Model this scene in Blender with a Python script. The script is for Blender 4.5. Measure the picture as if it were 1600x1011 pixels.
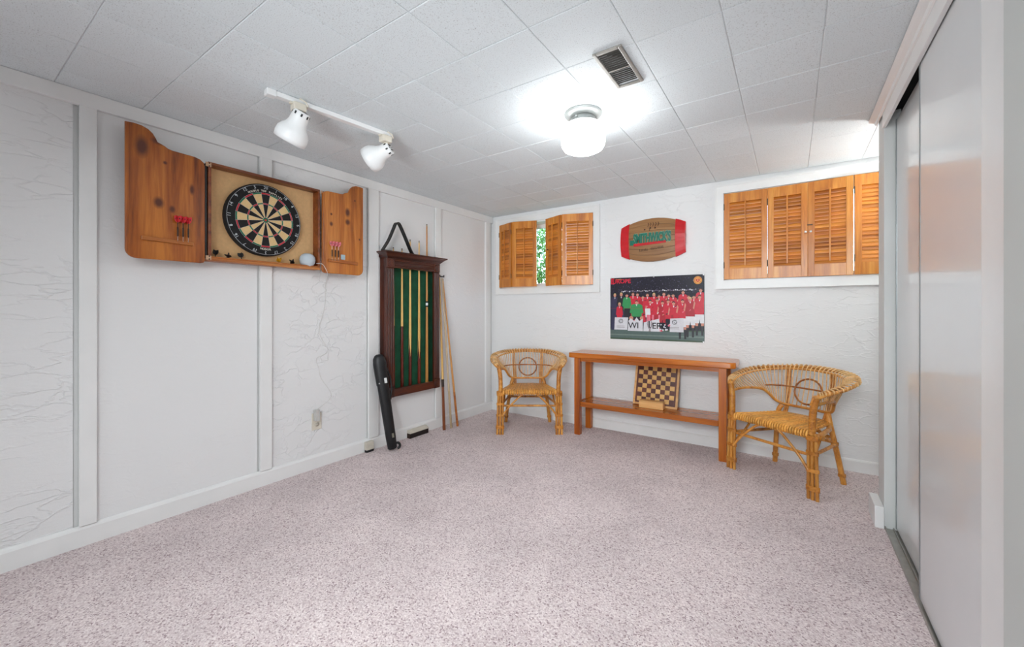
import bpy, bmesh, math, random
from mathutils import Vector, Matrix

random.seed(7)
PI = math.pi
S = bpy.context.scene
COL = S.collection
for o in list(bpy.data.objects):
    bpy.data.objects.remove(o)

# ------------------------------------------------------------------ camera, world, lights, exposure
W, HGT, FPX = 1600.0, 1011.0, 638.5
cam = bpy.data.cameras.new('camera')
cam.sensor_width = 36.0
cam.lens = FPX / W * 36.0
cam.shift_y = -21.7 / W
cam.clip_start = 0.02
camo = bpy.data.objects.new('camera', cam)
COL.objects.link(camo)
camo.location = (2.804, -3.709, 1.130)
camo.rotation_euler = (PI / 2, 0, 0.598)
S.camera = camo

S.view_settings.view_transform = 'Standard'
S.view_settings.look = 'None'
S.view_settings.gamma = 1.0
S.view_settings.use_curve_mapping = False
S.view_settings.exposure = 0.10

world = bpy.data.worlds.new('sky')
S.world = world
world.use_nodes = True
wn = world.node_tree.nodes
wl = world.node_tree.links
bg = wn['Background']
sky = wn.new('ShaderNodeTexSky')
sky.sky_type = 'NISHITA'
sky.sun_elevation = math.radians(48)
sky.sun_rotation = math.radians(200)
sky.sun_disc = False
wl.new(sky.outputs[0], bg.inputs[0])
bg.inputs[1].default_value = 1.4


def area(name, loc, rot, sx, sy, power, color=(1, 1, 1)):
    l = bpy.data.lights.new(name, 'AREA')
    l.shape = 'RECTANGLE'
    l.size, l.size_y = sx, sy
    l.energy = power
    l.color = color
    o = bpy.data.objects.new(name, l)
    COL.objects.link(o)
    o.location = loc
    o.rotation_euler = rot
    return o


# unseen fill lamps added behind the camera to even out the room's brightness


def aimed(name, loc, tgt, size, spread, power, color):
    o = area(name, loc, (0, 0, 0), size, size, power, color)
    o.rotation_euler = (Vector(tgt) - Vector(loc)).to_track_quat('-Z', 'Y').to_euler()
    o.data.spread = math.radians(spread)
    return o


COOL = (0.93, 0.995, 1.03)
area('rear_fill', (1.6, -5.2, 2.1), (0, 0, 0), 1.8, 1.8, 19, COOL)  # added overhead fill, not a fixture of the room
aimed('carpet_fill', (2.6, -4.7, 1.9), (1.6, -1.6, 0), .8, 100, 25, COOL)  # added fill that brightens the carpet
aimed('ceiling_fill', (2.2, -5.4, .55), (1.25, -.7, 2.1), .8, 58, 8.0, COOL)  # added fill that brightens the far ceiling
GLOBE_POWER = 23.0
ALCOVE_POWER = 145.0

# ------------------------------------------------------------------ helpers


def lin(c):
    def f(v):
        v /= 255.0
        return v / 12.92 if v <= 0.04045 else ((v + 0.055) / 1.055) ** 2.4
    return (f(c[0]), f(c[1]), f(c[2]), 1.0)


class MB:
    """collects shapes; build() links them as one mesh object"""

    def __init__(self):
        self.v, self.f, self.m, self.s = [], [], [], []

    def add(self, vs, fs, mi=0, smooth=False):
        b = len(self.v)
        self.v += [tuple(p) for p in vs]
        for f in fs:
            self.f.append(tuple(b + i for i in f))
            self.m.append(mi)
            self.s.append(smooth)
        return self

    def box(self, x0, x1, y0, y1, z0, z1, mi=0, bev=0.0, xf=None):
        x0, x1 = min(x0, x1), max(x0, x1)
        y0, y1 = min(y0, y1), max(y0, y1)
        z0, z1 = min(z0, z1), max(z0, z1)
        if bev > 0:
            bev = min(bev, (x1 - x0) * .45, (y1 - y0) * .45, (z1 - z0) * .45)
            bm = bmesh.new()
            bmesh.ops.create_cube(bm, size=1)
            for v in bm.verts:
                v.co = Vector(((x0 + x1) / 2 + v.co.x * (x1 - x0), (y0 + y1) / 2 + v.co.y * (y1 - y0),
                               (z0 + z1) / 2 + v.co.z * (z1 - z0)))
            bmesh.ops.bevel(bm, geom=bm.edges[:], offset=bev, segments=2, affect='EDGES', profile=.5)
            self.addbm(bm, mi, False, xf)
            bm.free()
            return self
        vs = [(x, y, z) for z in (z0, z1) for y in (y0, y1) for x in (x0, x1)]
        if xf:
            vs = [xf @ Vector(p) for p in vs]
        self.add(vs, [(0, 2, 3, 1), (4, 5, 7, 6), (0, 1, 5, 4), (2, 6, 7, 3), (0, 4, 6, 2), (1, 3, 7, 5)], mi)
        return self

    def addbm(self, bm, mi=0, smooth=False, xf=None):
        bm.verts.index_update()
        vs = [(xf @ v.co) if xf else v.co.copy() for v in bm.verts]
        self.add(vs, [[v.index for v in f.verts] for f in bm.faces], mi, smooth)
        return self

    def tube(self, pts, r, n=8, mi=0, closed=False, smooth=True):
        P = [Vector(p) for p in pts]
        N = len(P)
        R = r if isinstance(r, (list, tuple)) else [r] * N
        T = []
        for i in range(N):
            a = P[(i - 1) % N] if (closed or i > 0) else P[i]
            b = P[(i + 1) % N] if (closed or i < N - 1) else P[i]
            d = b - a
            T.append(d.normalized() if d.length > 1e-9 else Vector((0, 0, 1)))
        up = Vector((0, 0, 1)) if abs(T[0].z) < .9 else Vector((1, 0, 0))
        nrm = (up - T[0] * up.dot(T[0])).normalized()
        vs = []
        for i in range(N):
            nrm = nrm - T[i] * nrm.dot(T[i])
            nrm = nrm.normalized() if nrm.length > 1e-6 else T[i].orthogonal().normalized()
            bn = T[i].cross(nrm)
            for k in range(n):
                a = 2 * PI * k / n
                vs.append(P[i] + (nrm * math.cos(a) + bn * math.sin(a)) * R[i])
        fs = []
        for i in range(N if closed else N - 1):
            j = (i + 1) % N
            for k in range(n):
                k2 = (k + 1) % n
                fs.append((i * n + k, i * n + k2, j * n + k2, j * n + k))
        self.add(vs, fs, mi, smooth)
        if not closed:
            self.add([vs[k] for k in range(n)][::-1], [tuple(range(n))], mi)
            self.add([vs[(N - 1) * n + k] for k in range(n)], [tuple(range(n))], mi)
        return self

    def lathe(self, prof, n=24, mi=0, xf=None, smooth=True, cap0=True, cap1=True):
        """prof = [(radius, height)] about local z"""
        vs = []
        for r, h in prof:
            for k in range(n):
                a = 2 * PI * k / n
                p = Vector((r * math.cos(a), r * math.sin(a), h))
                vs.append(xf @ p if xf else p)
        fs = []
        for i in range(len(prof) - 1):
            for k in range(n):
                k2 = (k + 1) % n
                fs.append((i * n + k, i * n + k2, (i + 1) * n + k2, (i + 1) * n + k))
        self.add(vs, fs, mi, smooth)
        if cap0:
            self.add([vs[k] for k in range(n)][::-1], [tuple(range(n))], mi)
        if cap1:
            b = (len(prof) - 1) * n
            self.add([vs[b + k] for k in range(n)], [tuple(range(n))], mi)
        return self

    def prism(self, outline, a0, a1, axis='x', mi=0, xf=None):
        """outline = 2-D points; extruded from a0 to a1 along axis"""
        def p3(u, v, a):
            q = {'x': (a, u, v), 'y': (u, a, v), 'z': (u, v, a)}[axis]
            return xf @ Vector(q) if xf else Vector(q)
        n = len(outline)
        vs = [p3(u, v, a0) for u, v in outline] + [p3(u, v, a1) for u, v in outline]
        fs = [tuple(range(n))[::-1], tuple(range(n, 2 * n))]
        fs += [(i, (i + 1) % n, n + (i + 1) % n, n + i) for i in range(n)]
        self.add(vs, fs, mi)
        return self

    def ball(self, c, rx, ry, rz, mi=0, n=16, m=10):
        vs, fs = [], []
        for j in range(m + 1):
            t = PI * j / m
            for i in range(n):
                a = 2 * PI * i / n
                vs.append((c[0] + rx * math.sin(t) * math.cos(a), c[1] + ry * math.sin(t) * math.sin(a), c[2] - rz * math.cos(t)))
        for j in range(m):
            for i in range(n):
                i2 = (i + 1) % n
                fs.append((j * n + i, j * n + i2, (j + 1) * n + i2, (j + 1) * n + i))
        self.add(vs, fs, mi, True)
        return self

    def mesh(self, name, mats):
        me = bpy.data.meshes.new(name)
        me.from_pydata(self.v, [], self.f)
        for m in (mats if isinstance(mats, (list, tuple)) else [mats]):
            me.materials.append(m)
        me.polygons.foreach_set('material_index', self.m)
        me.polygons.foreach_set('use_smooth', self.s)
        me.validate()
        me.update()
        bm = bmesh.new()
        bm.from_mesh(me)
        bmesh.ops.recalc_face_normals(bm, faces=bm.faces[:])
        bm.to_mesh(me)
        bm.free()
        return me

    def build(self, name, mats, parent=None, loc=(0, 0, 0), rot=(0, 0, 0)):
        return link(name, self.mesh(name, mats), parent, loc, rot)


def link(name, me, parent=None, loc=(0, 0, 0), rot=(0, 0, 0)):
    o = bpy.data.objects.new(name, me)
    COL.objects.link(o)
    o.parent = parent
    o.location = loc
    o.rotation_euler = rot
    return o


def tag(o, label, cat, group=None):
    o['label'] = label
    o['category'] = cat
    if group:
        o['group'] = group
    return o


def thing(name, label, cat, loc=(0, 0, 0), rot=(0, 0, 0), group=None):
    o = bpy.data.objects.new(name, None)
    COL.objects.link(o)
    o.location = loc
    o.rotation_euler = rot
    o.empty_display_size = .05
    return tag(o, label, cat, group)


def struct(o, label=None, cat=None):
    o['kind'] = 'structure'
    if label:
        o['label'] = label
    if cat:
        o['category'] = cat
    return o


def dup(root, loc, rot, label, group=None):
    r = root.copy()
    COL.objects.link(r)
    r.location = loc
    r.rotation_euler = rot
    r['label'] = label
    if group:
        r['group'] = group
    for ch in list(root.children):
        c = ch.copy()
        COL.objects.link(c)
        c.parent = r
        for g in list(ch.children):
            d = g.copy()
            COL.objects.link(d)
            d.parent = c
    return r


def cr(P, n):
    """Catmull-Rom through P, n points"""
    P = [Vector(p) for p in P]
    out = []
    m = len(P) - 1
    for i in range(n):
        t = i / (n - 1) * m
        k = min(int(t), m - 1)
        u = t - k
        p0, p1, p2, p3 = P[max(k - 1, 0)], P[k], P[k + 1], P[min(k + 2, m)]
        out.append(.5 * ((2 * p1) + (p2 - p0) * u + (2 * p0 - 5 * p1 + 4 * p2 - p3) * u * u + (3 * p1 - p0 - 3 * p2 + p3) * u ** 3))
    return out


def text_obj(name, s, size, mat_, parent, loc, rot, extr=.0005, sx=1.0, align='CENTER', shear=0.0, bold=0.0):
    cu = bpy.data.curves.new(name, 'FONT')
    cu.body = s
    cu.size = size
    cu.extrude = extr
    cu.align_x = align
    cu.align_y = 'CENTER'
    cu.shear = shear
    cu.offset = bold
    cu.resolution_u = 3
    t = bpy.data.objects.new(name + '_tmp', cu)
    COL.objects.link(t)
    bpy.context.view_layer.update()
    me = bpy.data.meshes.new_from_object(t.evaluated_get(bpy.context.evaluated_depsgraph_get()))
    bpy.data.objects.remove(t)
    bpy.data.curves.remove(cu)
    me.materials.clear()
    me.materials.append(mat_)
    for v in me.vertices:
        v.co.x *= sx
    return link(name, me, parent, loc, rot)


# ------------------------------------------------------------------ materials


def new_mat(name):
    m = bpy.data.materials.new(name)
    m.use_nodes = True
    nt = m.node_tree
    return m, nt, nt.nodes['Principled BSDF']


def N(nt, typ, **kw):
    n = nt.nodes.new(typ)
    for k, v in kw.items():
        if k.startswith('i_'):
            key = k[2:]
            n.inputs[int(key) if key.isdigit() else key.replace('_', ' ')].default_value = v
        else:
            setattr(n, k, v)
    return n


def ramp(nt, stops, interp='LINEAR'):
    r = nt.nodes.new('ShaderNodeValToRGB')
    r.color_ramp.interpolation = interp
    e = r.color_ramp.elements
    e[0].position, e[0].color = stops[0]
    e[1].position, e[1].color = stops[-1]
    for p, c in stops[1:-1]:
        x = e.new(p)
        x.color = c
    return r


def coords(nt, scale=(1, 1, 1), rot=(0, 0, 0), jitter=False):
    tc = nt.nodes.new('ShaderNodeTexCoord')
    mp = nt.nodes.new('ShaderNodeMapping')
    mp.inputs['Scale'].default_value = scale
    mp.inputs['Rotation'].default_value = rot
    nt.links.new(tc.outputs['Object'], mp.inputs['Vector'])
    if jitter:
        oi = nt.nodes.new('ShaderNodeObjectInfo')
        ml = N(nt, 'ShaderNodeVectorMath', operation='SCALE')
        ml.inputs[0].default_value = (7.3, 5.1, 9.7)
        nt.links.new(oi.outputs['Random'], ml.inputs['Scale'])
        nt.links.new(ml.outputs[0], mp.inputs['Location'])
    return mp.outputs['Vector']


def plain(name, c, rough=.5, metal=0.0, spec=.5, var=0.06, vscale=30, bump=0.0, bscale=200, coat=0.0):
    m, nt, p = new_mat(name)
    v = coords(nt)
    no = N(nt, 'ShaderNodeTexNoise', i_Scale=vscale, i_Detail=4.0)
    nt.links.new(v, no.inputs['Vector'])
    b = lin(c)
    lo = tuple(x * (1 - var) for x in b[:3]) + (1,)
    hi = tuple(min(1, x * (1 + var)) for x in b[:3]) + (1,)
    r = ramp(nt, [(.3, lo), (.7, hi)])
    nt.links.new(no.outputs['Fac'], r.inputs[0])
    nt.links.new(r.outputs[0], p.inputs['Base Color'])
    p.inputs['Roughness'].default_value = rough
    p.inputs['Metallic'].default_value = metal
    p.inputs['Specular IOR Level'].default_value = spec
    p.inputs['Coat Weight'].default_value = coat
    if bump:
        n2 = N(nt, 'ShaderNodeTexNoise', i_Scale=bscale, i_Detail=3.0)
        nt.links.new(v, n2.inputs['Vector'])
        bp = N(nt, 'ShaderNodeBump', i_Strength=bump, i_Distance=.002)
        nt.links.new(n2.outputs['Fac'], bp.inputs['Height'])
        nt.links.new(bp.outputs[0], p.inputs['Normal'])
    return m


def wood(name, dark, mid, light, axis='z', scale=14, rough=.35, stretch=.08, knots=None, rand=.12, coat=.15):
    m, nt, p = new_mat(name)
    sc = [scale] * 3
    sc['xyz'.index(axis)] = scale * stretch
    v = coords(nt, tuple(sc), jitter=rand > 0)
    n1 = N(nt, 'ShaderNodeTexNoise', i_Scale=1.0, i_Detail=6.0, i_Roughness=.65, i_Distortion=.6)
    nt.links.new(v, n1.inputs['Vector'])
    n2 = N(nt, 'ShaderNodeTexNoise', i_Scale=6.0, i_Detail=3.0)
    nt.links.new(v, n2.inputs['Vector'])
    mx = N(nt, 'ShaderNodeMath', operation='MULTIPLY_ADD')
    mx.inputs[1].default_value = .28
    nt.links.new(n2.outputs['Fac'], mx.inputs[0])
    nt.links.new(n1.outputs['Fac'], mx.inputs[2])
    r = ramp(nt, [(.42, lin(dark)), (.62, lin(mid)), (.84, lin(light))])
    nt.links.new(mx.outputs[0], r.inputs[0])
    out = r.outputs[0]
    if knots:
        vk = coords(nt, (1, 1, 1))
        for (c, rad, sq) in knots:          # knots: centre, radius, stretch along the grain
            sub = N(nt, 'ShaderNodeVectorMath', operation='SUBTRACT')
            sub.inputs[1].default_value = c
            nt.links.new(vk, sub.inputs[0])
            ml = N(nt, 'ShaderNodeVectorMath', operation='MULTIPLY')
            k = [1 / rad] * 3
            k['xyz'.index(axis)] = 1 / (rad * sq)
            k[0] = 0.0
            ml.inputs[1].default_value = k
            nt.links.new(sub.outputs[0], ml.inputs[0])
            ln = N(nt, 'ShaderNodeVectorMath', operation='LENGTH')
            nt.links.new(ml.outputs[0], ln.inputs[0])
            mr = N(nt, 'ShaderNodeMapRange', i_1=.45, i_2=1.15, i_3=1.0, i_4=0.0)
            nt.links.new(ln.outputs['Value'], mr.inputs[0])
            mix = N(nt, 'ShaderNodeMix', data_type='RGBA')
            nt.links.new(mr.outputs[0], mix.inputs[0])
            nt.links.new(out, mix.inputs[6])
            mix.inputs[7].default_value = lin((92, 42, 20))
            out = mix.outputs[2]
    if rand > 0:
        oi = nt.nodes.new('ShaderNodeObjectInfo')
        mr = N(nt, 'ShaderNodeMapRange', i_1=0.0, i_2=1.0, i_3=1 - rand, i_4=1 + rand)
        nt.links.new(oi.outputs['Random'], mr.inputs[0])
        hs = N(nt, 'ShaderNodeHueSaturation')
        nt.links.new(mr.outputs[0], hs.inputs['Value'])
        nt.links.new(out, hs.inputs['Color'])
        out = hs.outputs[0]
    nt.links.new(out, p.inputs['Base Color'])
    p.inputs['Roughness'].default_value = rough
    p.inputs['Coat Weight'].default_value = coat
    p.inputs['Coat Roughness'].default_value = .15
    bp = N(nt, 'ShaderNodeBump', i_Strength=.08, i_Distance=.001)
    nt.links.new(n2.outputs['Fac'], bp.inputs['Height'])
    nt.links.new(bp.outputs[0], p.inputs['Normal'])
    return m


def emit(name, c, strength):
    m, nt, p = new_mat(name)
    p.inputs['Base Color'].default_value = lin(c)
    p.inputs['Emission Color'].default_value = lin(c)
    p.inputs['Emission Strength'].default_value = strength
    p.inputs['Roughness'].default_value = .3
    return m


def stucco(name, c, ridge=.5, fine=.4, sc=(1, 1, 1), thr=.52):
    """skip-trowelled plaster: long thin torn ridges over a fine sandy relief"""
    m, nt, p = new_mat(name)
    v = coords(nt, sc)
    w = N(nt, 'ShaderNodeTexNoise', i_Scale=5.0, i_Detail=4.0)
    nt.links.new(v, w.inputs['Vector'])
    wm = N(nt, 'ShaderNodeVectorMath', operation='MULTIPLY_ADD')
    wm.inputs[1].default_value = (.36, .36, .36)
    nt.links.new(w.outputs['Color'], wm.inputs[0])
    nt.links.new(v, wm.inputs[2])
    vo = N(nt, 'ShaderNodeTexVoronoi', feature='DISTANCE_TO_EDGE', i_Scale=9.5)
    nt.links.new(wm.outputs[0], vo.inputs['Vector'])
    mr = N(nt, 'ShaderNodeMapRange', i_1=0.0, i_2=.06, i_3=1.0, i_4=0.0)
    nt.links.new(vo.outputs['Distance'], mr.inputs[0])
    mk = N(nt, 'ShaderNodeTexNoise', i_Scale=4.0, i_Detail=3.0)
    nt.links.new(v, mk.inputs['Vector'])
    mm = N(nt, 'ShaderNodeMapRange', i_1=thr - .06, i_2=thr + .1, i_3=0.0, i_4=1.0)
    nt.links.new(mk.outputs['Fac'], mm.inputs[0])
    rd = N(nt, 'ShaderNodeMath', operation='MULTIPLY')
    nt.links.new(mr.outputs[0], rd.inputs[0])
    nt.links.new(mm.outputs[0], rd.inputs[1])
    b1 = N(nt, 'ShaderNodeBump', i_Strength=ridge, i_Distance=.006)
    nt.links.new(rd.outputs[0], b1.inputs['Height'])
    fn = N(nt, 'ShaderNodeTexNoise', i_Scale=26.0, i_Detail=7.0, i_Roughness=.72)
    nt.links.new(v, fn.inputs['Vector'])
    b2 = N(nt, 'ShaderNodeBump', i_Strength=fine, i_Distance=.003)
    nt.links.new(fn.outputs['Fac'], b2.inputs['Height'])
    nt.links.new(b1.outputs[0], b2.inputs['Normal'])
    nt.links.new(b2.outputs[0], p.inputs['Normal'])
    p.inputs['Base Color'].default_value = lin(c)
    p.inputs['Roughness'].default_value = .45
    p.inputs['Specular IOR Level'].default_value = .35
    return m


WALL = (236, 236, 236)
M_stucco_rough = stucco('stucco_rough', WALL, .5, .85, (1, .5, 1.6), .49)
M_stucco_mid = stucco('stucco_mid', WALL, .5, .9, (1, .8, 1.2), .46)
M_stucco_soft = stucco('stucco_soft', WALL, .15, .55, (1, .6, 1.2), .5)
M_smooth_wall = stucco('smooth_wall', (238, 238, 238), .02, .12, (1, 1, 1), .6)
M_stucco_back = stucco('stucco_back', WALL, .4, .75, (.55, 1, 1.5), .46)
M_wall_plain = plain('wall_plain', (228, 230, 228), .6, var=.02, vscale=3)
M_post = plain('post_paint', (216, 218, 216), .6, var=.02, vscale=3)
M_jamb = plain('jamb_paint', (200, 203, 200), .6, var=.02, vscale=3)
M_trim = plain('white_trim', (238, 238, 237), .35, var=.02, vscale=8, bump=.05, bscale=60)
M_gloss = plain('gloss_door', (226, 229, 230), .22, var=.02, vscale=2, coat=.35)
M_unlit = plain('unlit_black', (24, 24, 24), .8)  # near-black colour stands for the shade inside the closet and vent
M_alu = plain('track_metal', (168, 165, 158), .35, metal=.7, var=.1)
M_edge = plain('door_edge_metal', (150, 156, 158), .35, metal=.6, var=.08)
M_white = plain('white_enamel', (240, 241, 241), .3, var=.01)
M_cream = plain('cream_plastic', (222, 215, 200), .45, var=.06)
M_beige = plain('beige_enamel', (205, 198, 184), .45, var=.08)
M_black = plain('black_plastic', (18, 18, 19), .45, var=.2)
M_blackcloth = plain('black_vinyl', (12, 13, 16), .4, var=.25, bump=.3, bscale=400)
M_steel = plain('steel', (190, 190, 190), .25, metal=.9, var=.05)
M_brass = plain('brass', (196, 160, 130), .35, metal=.7, var=.1)
M_bronze = plain('dark_hinge', (90, 74, 58), .45, metal=.6, var=.1)
M_grey = plain('grey_metal', (150, 152, 150), .4, metal=.3, var=.05)
M_galv = plain('vent_metal', (150, 146, 140), .5, metal=.25, var=.15)
M_red = plain('red_paint', (200, 14, 28), .3, var=.08, coat=.3)
M_green = plain('green_paint', (10, 108, 88), .3, var=.12, coat=.3)
M_bluegrey = plain('pale_fabric', (196, 206, 214), .8, var=.05, bump=.2, bscale=500)
M_yellow = plain('yellow_plastic', (206, 150, 20), .4, var=.1)
M_cord = plain('white_cord', (224, 222, 218), .5)

M_pine_door = wood('stained_pine_left', (96, 40, 8), (158, 82, 20), (196, 118, 42), 'z', 15, .3, .07,
                   [((0, -2.991, 1.684), .024, 1.3), ((0, -3.058, 1.952), .03, 1.9), ((0, -2.849, 1.784), .012, 2.6),
                    ((0, -2.935, 1.66), .014, 1.5), ((0, -2.965, 1.897), .010, 1.0), ((0, -2.99, 2.0), .035, .55)], rand=0)
M_pine_door2 = wood('stained_pine_right', (110, 50, 12), (178, 100, 30), (210, 134, 54), 'z', 15, .3, .07,
                    [((0, -1.901, 1.846), .021, 1.7), ((0, -1.90, 1.775), .022, 1.1), ((0, -2.03, 1.74), .014, 1.3),
                     ((0, -1.84, 1.945), .008, 1.0), ((0, -2.03, 1.81), .010, 1.0), ((0, -1.80, 1.66), .009, 1.0)], rand=0)
M_cab = wood('cabinet_pine', (78, 32, 8), (122, 58, 18), (150, 82, 30), 'y', 14, .35, .07, rand=.1)
M_lath = wood('lath_pine', (140, 72, 20), (178, 102, 38), (200, 128, 56), 'y', 16, .4, .08)
M_board = plain('cork_board', (214, 172, 122), .8, var=.06, vscale=60)
M_console = wood('honey_cherry', (136, 62, 8), (176, 92, 16), (204, 122, 32), 'x', 9, .2, .06, coat=.25)
M_console_z = wood('honey_cherry_leg', (132, 58, 8), (172, 88, 14), (198, 114, 28), 'z', 9, .3, .06, coat=.12)
M_shutter = wood('varnished_pine', (158, 82, 18), (202, 122, 36), (226, 156, 66), 'z', 16, .35, .07)
M_louver = wood('varnished_pine_louver', (146, 74, 16), (196, 116, 34), (224, 152, 62), 'x', 14, .35, .06, rand=.22)
M_mahog = wood('mahogany', (26, 8, 3), (64, 23, 10), (102, 44, 22), 'z', 16, .28, .06, coat=.3, rand=.08)
M_mahog_y = wood('mahogany_rail', (26, 8, 3), (64, 23, 10), (102, 44, 22), 'y', 16, .28, .06, coat=.3, rand=.08)
M_maple = wood('maple_shaft', (208, 152, 76), (228, 178, 98), (240, 198, 122), 'z', 20, .3, .03)
M_maple2 = wood('tan_shaft', (180, 116, 54), (202, 140, 72), (218, 160, 92), 'z', 20, .3, .03)
M_butt_red = wood('butt_mahogany', (70, 18, 10), (98, 30, 18), (120, 44, 26), 'z', 18, .25, .04)
M_butt_brown = wood('butt_brown', (110, 52, 22), (140, 74, 36), (158, 90, 48), 'z', 18, .3, .04)
M_ash = wood('plain_stick', (160, 138, 108), (184, 160, 128), (196, 174, 144), 'z', 20, .45, .04)
M_chess_l = wood('chess_light', (206, 150, 78), (222, 172, 98), (232, 188, 118), 'x', 20, .4, .2)
M_chess_d = wood('chess_dark', (66, 20, 10), (88, 34, 18), (104, 44, 24), 'x', 20, .4, .2)
M_chess_f = wood('chess_frame', (196, 140, 80), (214, 160, 98), (226, 178, 118), 'x', 18, .4, .1)
M_boxw = wood('box_pine', (206, 146, 84), (222, 168, 104), (232, 184, 124), 'x', 18, .4, .1)
M_stave = wood('barrel_stave', (116, 76, 42), (150, 106, 64), (172, 128, 82), 'x', 14, .4, .06)
M_rattan = wood('rattan_pole', (140, 78, 24), (200, 132, 54), (222, 162, 76), 'z', 22, .35, .25, rand=.14)
M_cane = wood('rattan_cane', (176, 104, 34), (226, 158, 64), (242, 186, 100), 'x', 26, .4, .4, rand=.2)
M_spindle = wood('rattan_spindle', (194, 136, 80), (230, 184, 124), (244, 208, 154), 'z', 26, .4, .3, rand=.14)
M_wrapdk = wood('rattan_wrap_dark', (104, 50, 10), (160, 90, 24), (192, 124, 46), 'x', 30, .35, .5, rand=.1)
M_wrap = wood('rattan_wrap', (138, 74, 18), (196, 124, 42), (222, 160, 72), 'x', 30, .35, .5, rand=.12)

# carpet
m, nt, p = new_mat('carpet')
v = coords(nt)
vo = N(nt, 'ShaderNodeTexVoronoi', i_Scale=190.0)
nt.links.new(v, vo.inputs['Vector'])
sep = N(nt, 'ShaderNodeSeparateColor')
nt.links.new(vo.outputs['Color'], sep.inputs[0])
rc = ramp(nt, [(0, lin((160, 138, 141))), (.18, lin((210, 193, 193))), (.6, lin((226, 212, 211))), (1, lin((242, 231, 229)))])
nt.links.new(sep.outputs[0], rc.inputs[0])
big = N(nt, 'ShaderNodeTexNoise', i_Scale=2.2, i_Detail=5.0, i_Roughness=.6)
nt.links.new(v, big.inputs['Vector'])
rb = ramp(nt, [(.32, (.86, .85, .855, 1)), (.66, (1.03, 1.02, 1.02, 1))])
nt.links.new(big.outputs['Fac'], rb.inputs[0])
mu = N(nt, 'ShaderNodeMix', data_type='RGBA', blend_type='MULTIPLY')
mu.inputs[0].default_value = 1.0
nt.links.new(rc.outputs[0], mu.inputs[6])
nt.links.new(rb.outputs[0], mu.inputs[7])
nt.links.new(mu.outputs[2], p.inputs['Base Color'])
p.inputs['Roughness'].default_value = .95
p.inputs['Specular IOR Level'].default_value = .1
n3 = N(nt, 'ShaderNodeTexNoise', i_Scale=120.0, i_Detail=4.0)
nt.links.new(v, n3.inputs['Vector'])
bp = N(nt, 'ShaderNodeBump', i_Strength=.8, i_Distance=.006)
nt.links.new(n3.outputs['Fac'], bp.inputs['Height'])
nt.links.new(bp.outputs[0], p.inputs['Normal'])
M_carpet = m

# ceiling tile: white mineral fibre with fine dark pits
m, nt, p = new_mat('ceiling_fibre')
v = coords(nt, jitter=True)
n1 = N(nt, 'ShaderNodeTexNoise', i_Scale=240.0, i_Detail=3.0, i_Roughness=.6)
nt.links.new(v, n1.inputs['Vector'])
r1 = ramp(nt, [(.30, lin((176, 178, 178))), (.42, lin((227, 234, 237))), (1, lin((232, 239, 242)))])
nt.links.new(n1.outputs['Fac'], r1.inputs[0])
oi = nt.nodes.new('ShaderNodeObjectInfo')
mr = N(nt, 'ShaderNodeMapRange', i_1=0.0, i_2=1.0, i_3=.97, i_4=1.02)
nt.links.new(oi.outputs['Random'], mr.inputs[0])
hs = N(nt, 'ShaderNodeHueSaturation')
nt.links.new(mr.outputs[0], hs.inputs['Value'])
nt.links.new(r1.outputs[0], hs.inputs['Color'])
nt.links.new(hs.outputs[0], p.inputs['Base Color'])
p.inputs['Roughness'].default_value = .7
bp = N(nt, 'ShaderNodeBump', i_Strength=.35, i_Distance=.002)
nt.links.new(n1.outputs['Fac'], bp.inputs['Height'])
nt.links.new(bp.outputs[0], p.inputs['Normal'])
M_tile = m

# green felt, mottled at random, with a fine nap
M_felt = plain('green_felt', (22, 84, 56), .9, var=.25, vscale=14, bump=.2, bscale=600)
# glass
m, nt, p = new_mat('window_glass')
p.inputs['Base Color'].default_value = (1, 1, 1, 1)
p.inputs['Roughness'].default_value = .02
p.inputs['Transmission Weight'].default_value = 1.0
p.inputs['IOR'].default_value = 1.1
M_glass = m
M_globe = emit('lit_opal_glass', (250, 254, 255), GLOBE_POWER)
M_globe2 = emit('lit_opal_glass_alcove', (252, 252, 250), ALCOVE_POWER)
M_leaf = plain('leaf', (104, 148, 84), .5, var=.4, vscale=6)
M_grass = plain('grass', (96, 128, 66), .9, var=.3, vscale=20)
M_bark = plain('bark', (96, 80, 62), .9, var=.2)

# ------------------------------------------------------------------ the room
H = 2.173
XR, XA, YR = 3.204, 4.55, -6.5
LOWX = -.2
struct(MB().box(LOWX, XA + .1, YR - .1, .25, -.12, 0).build('floor', M_carpet), 'speckled mauve pink carpet covering the whole floor')
ceil = struct(MB().box(LOWX, XA + .1, YR - .1, .25, H + .0042, H + .14).build('ceiling', M_trim),
              'white ceiling of square pitted fibre tiles')
# ceiling tiles
TX, TY, OX, OY = .3029, .3066, 1.091, -3.343
full = None
xs = [OX + TX * k for k in range(-4, 12)]
ys = [OY + TY * k for k in range(-5, 12)]


def tile_mesh(a, b):
    g, bv, d = .0008, .0028, .0035
    q = [(-a + g, -b + g), (a - g, -b + g), (a - g, b - g), (-a + g, b - g)]
    q2 = [(-a + g + bv, -b + g + bv), (a - g - bv, -b + g + bv), (a - g - bv, b - g - bv), (-a + g + bv, b - g - bv)]
    vs = [(x, y, d) for x, y in q] + [(x, y, .0018) for x, y in q] + [(x, y, 0) for x, y in q2]
    fs = [(3, 2, 1, 0), (8, 9, 10, 11)]
    for i in range(4):
        j = (i + 1) % 4
        fs += [(i, j, 4 + j, 4 + i), (4 + i, 4 + j, 8 + j, 8 + i)]
    return MB().add(vs, fs).mesh('ceiling_tile', M_tile)


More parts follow.
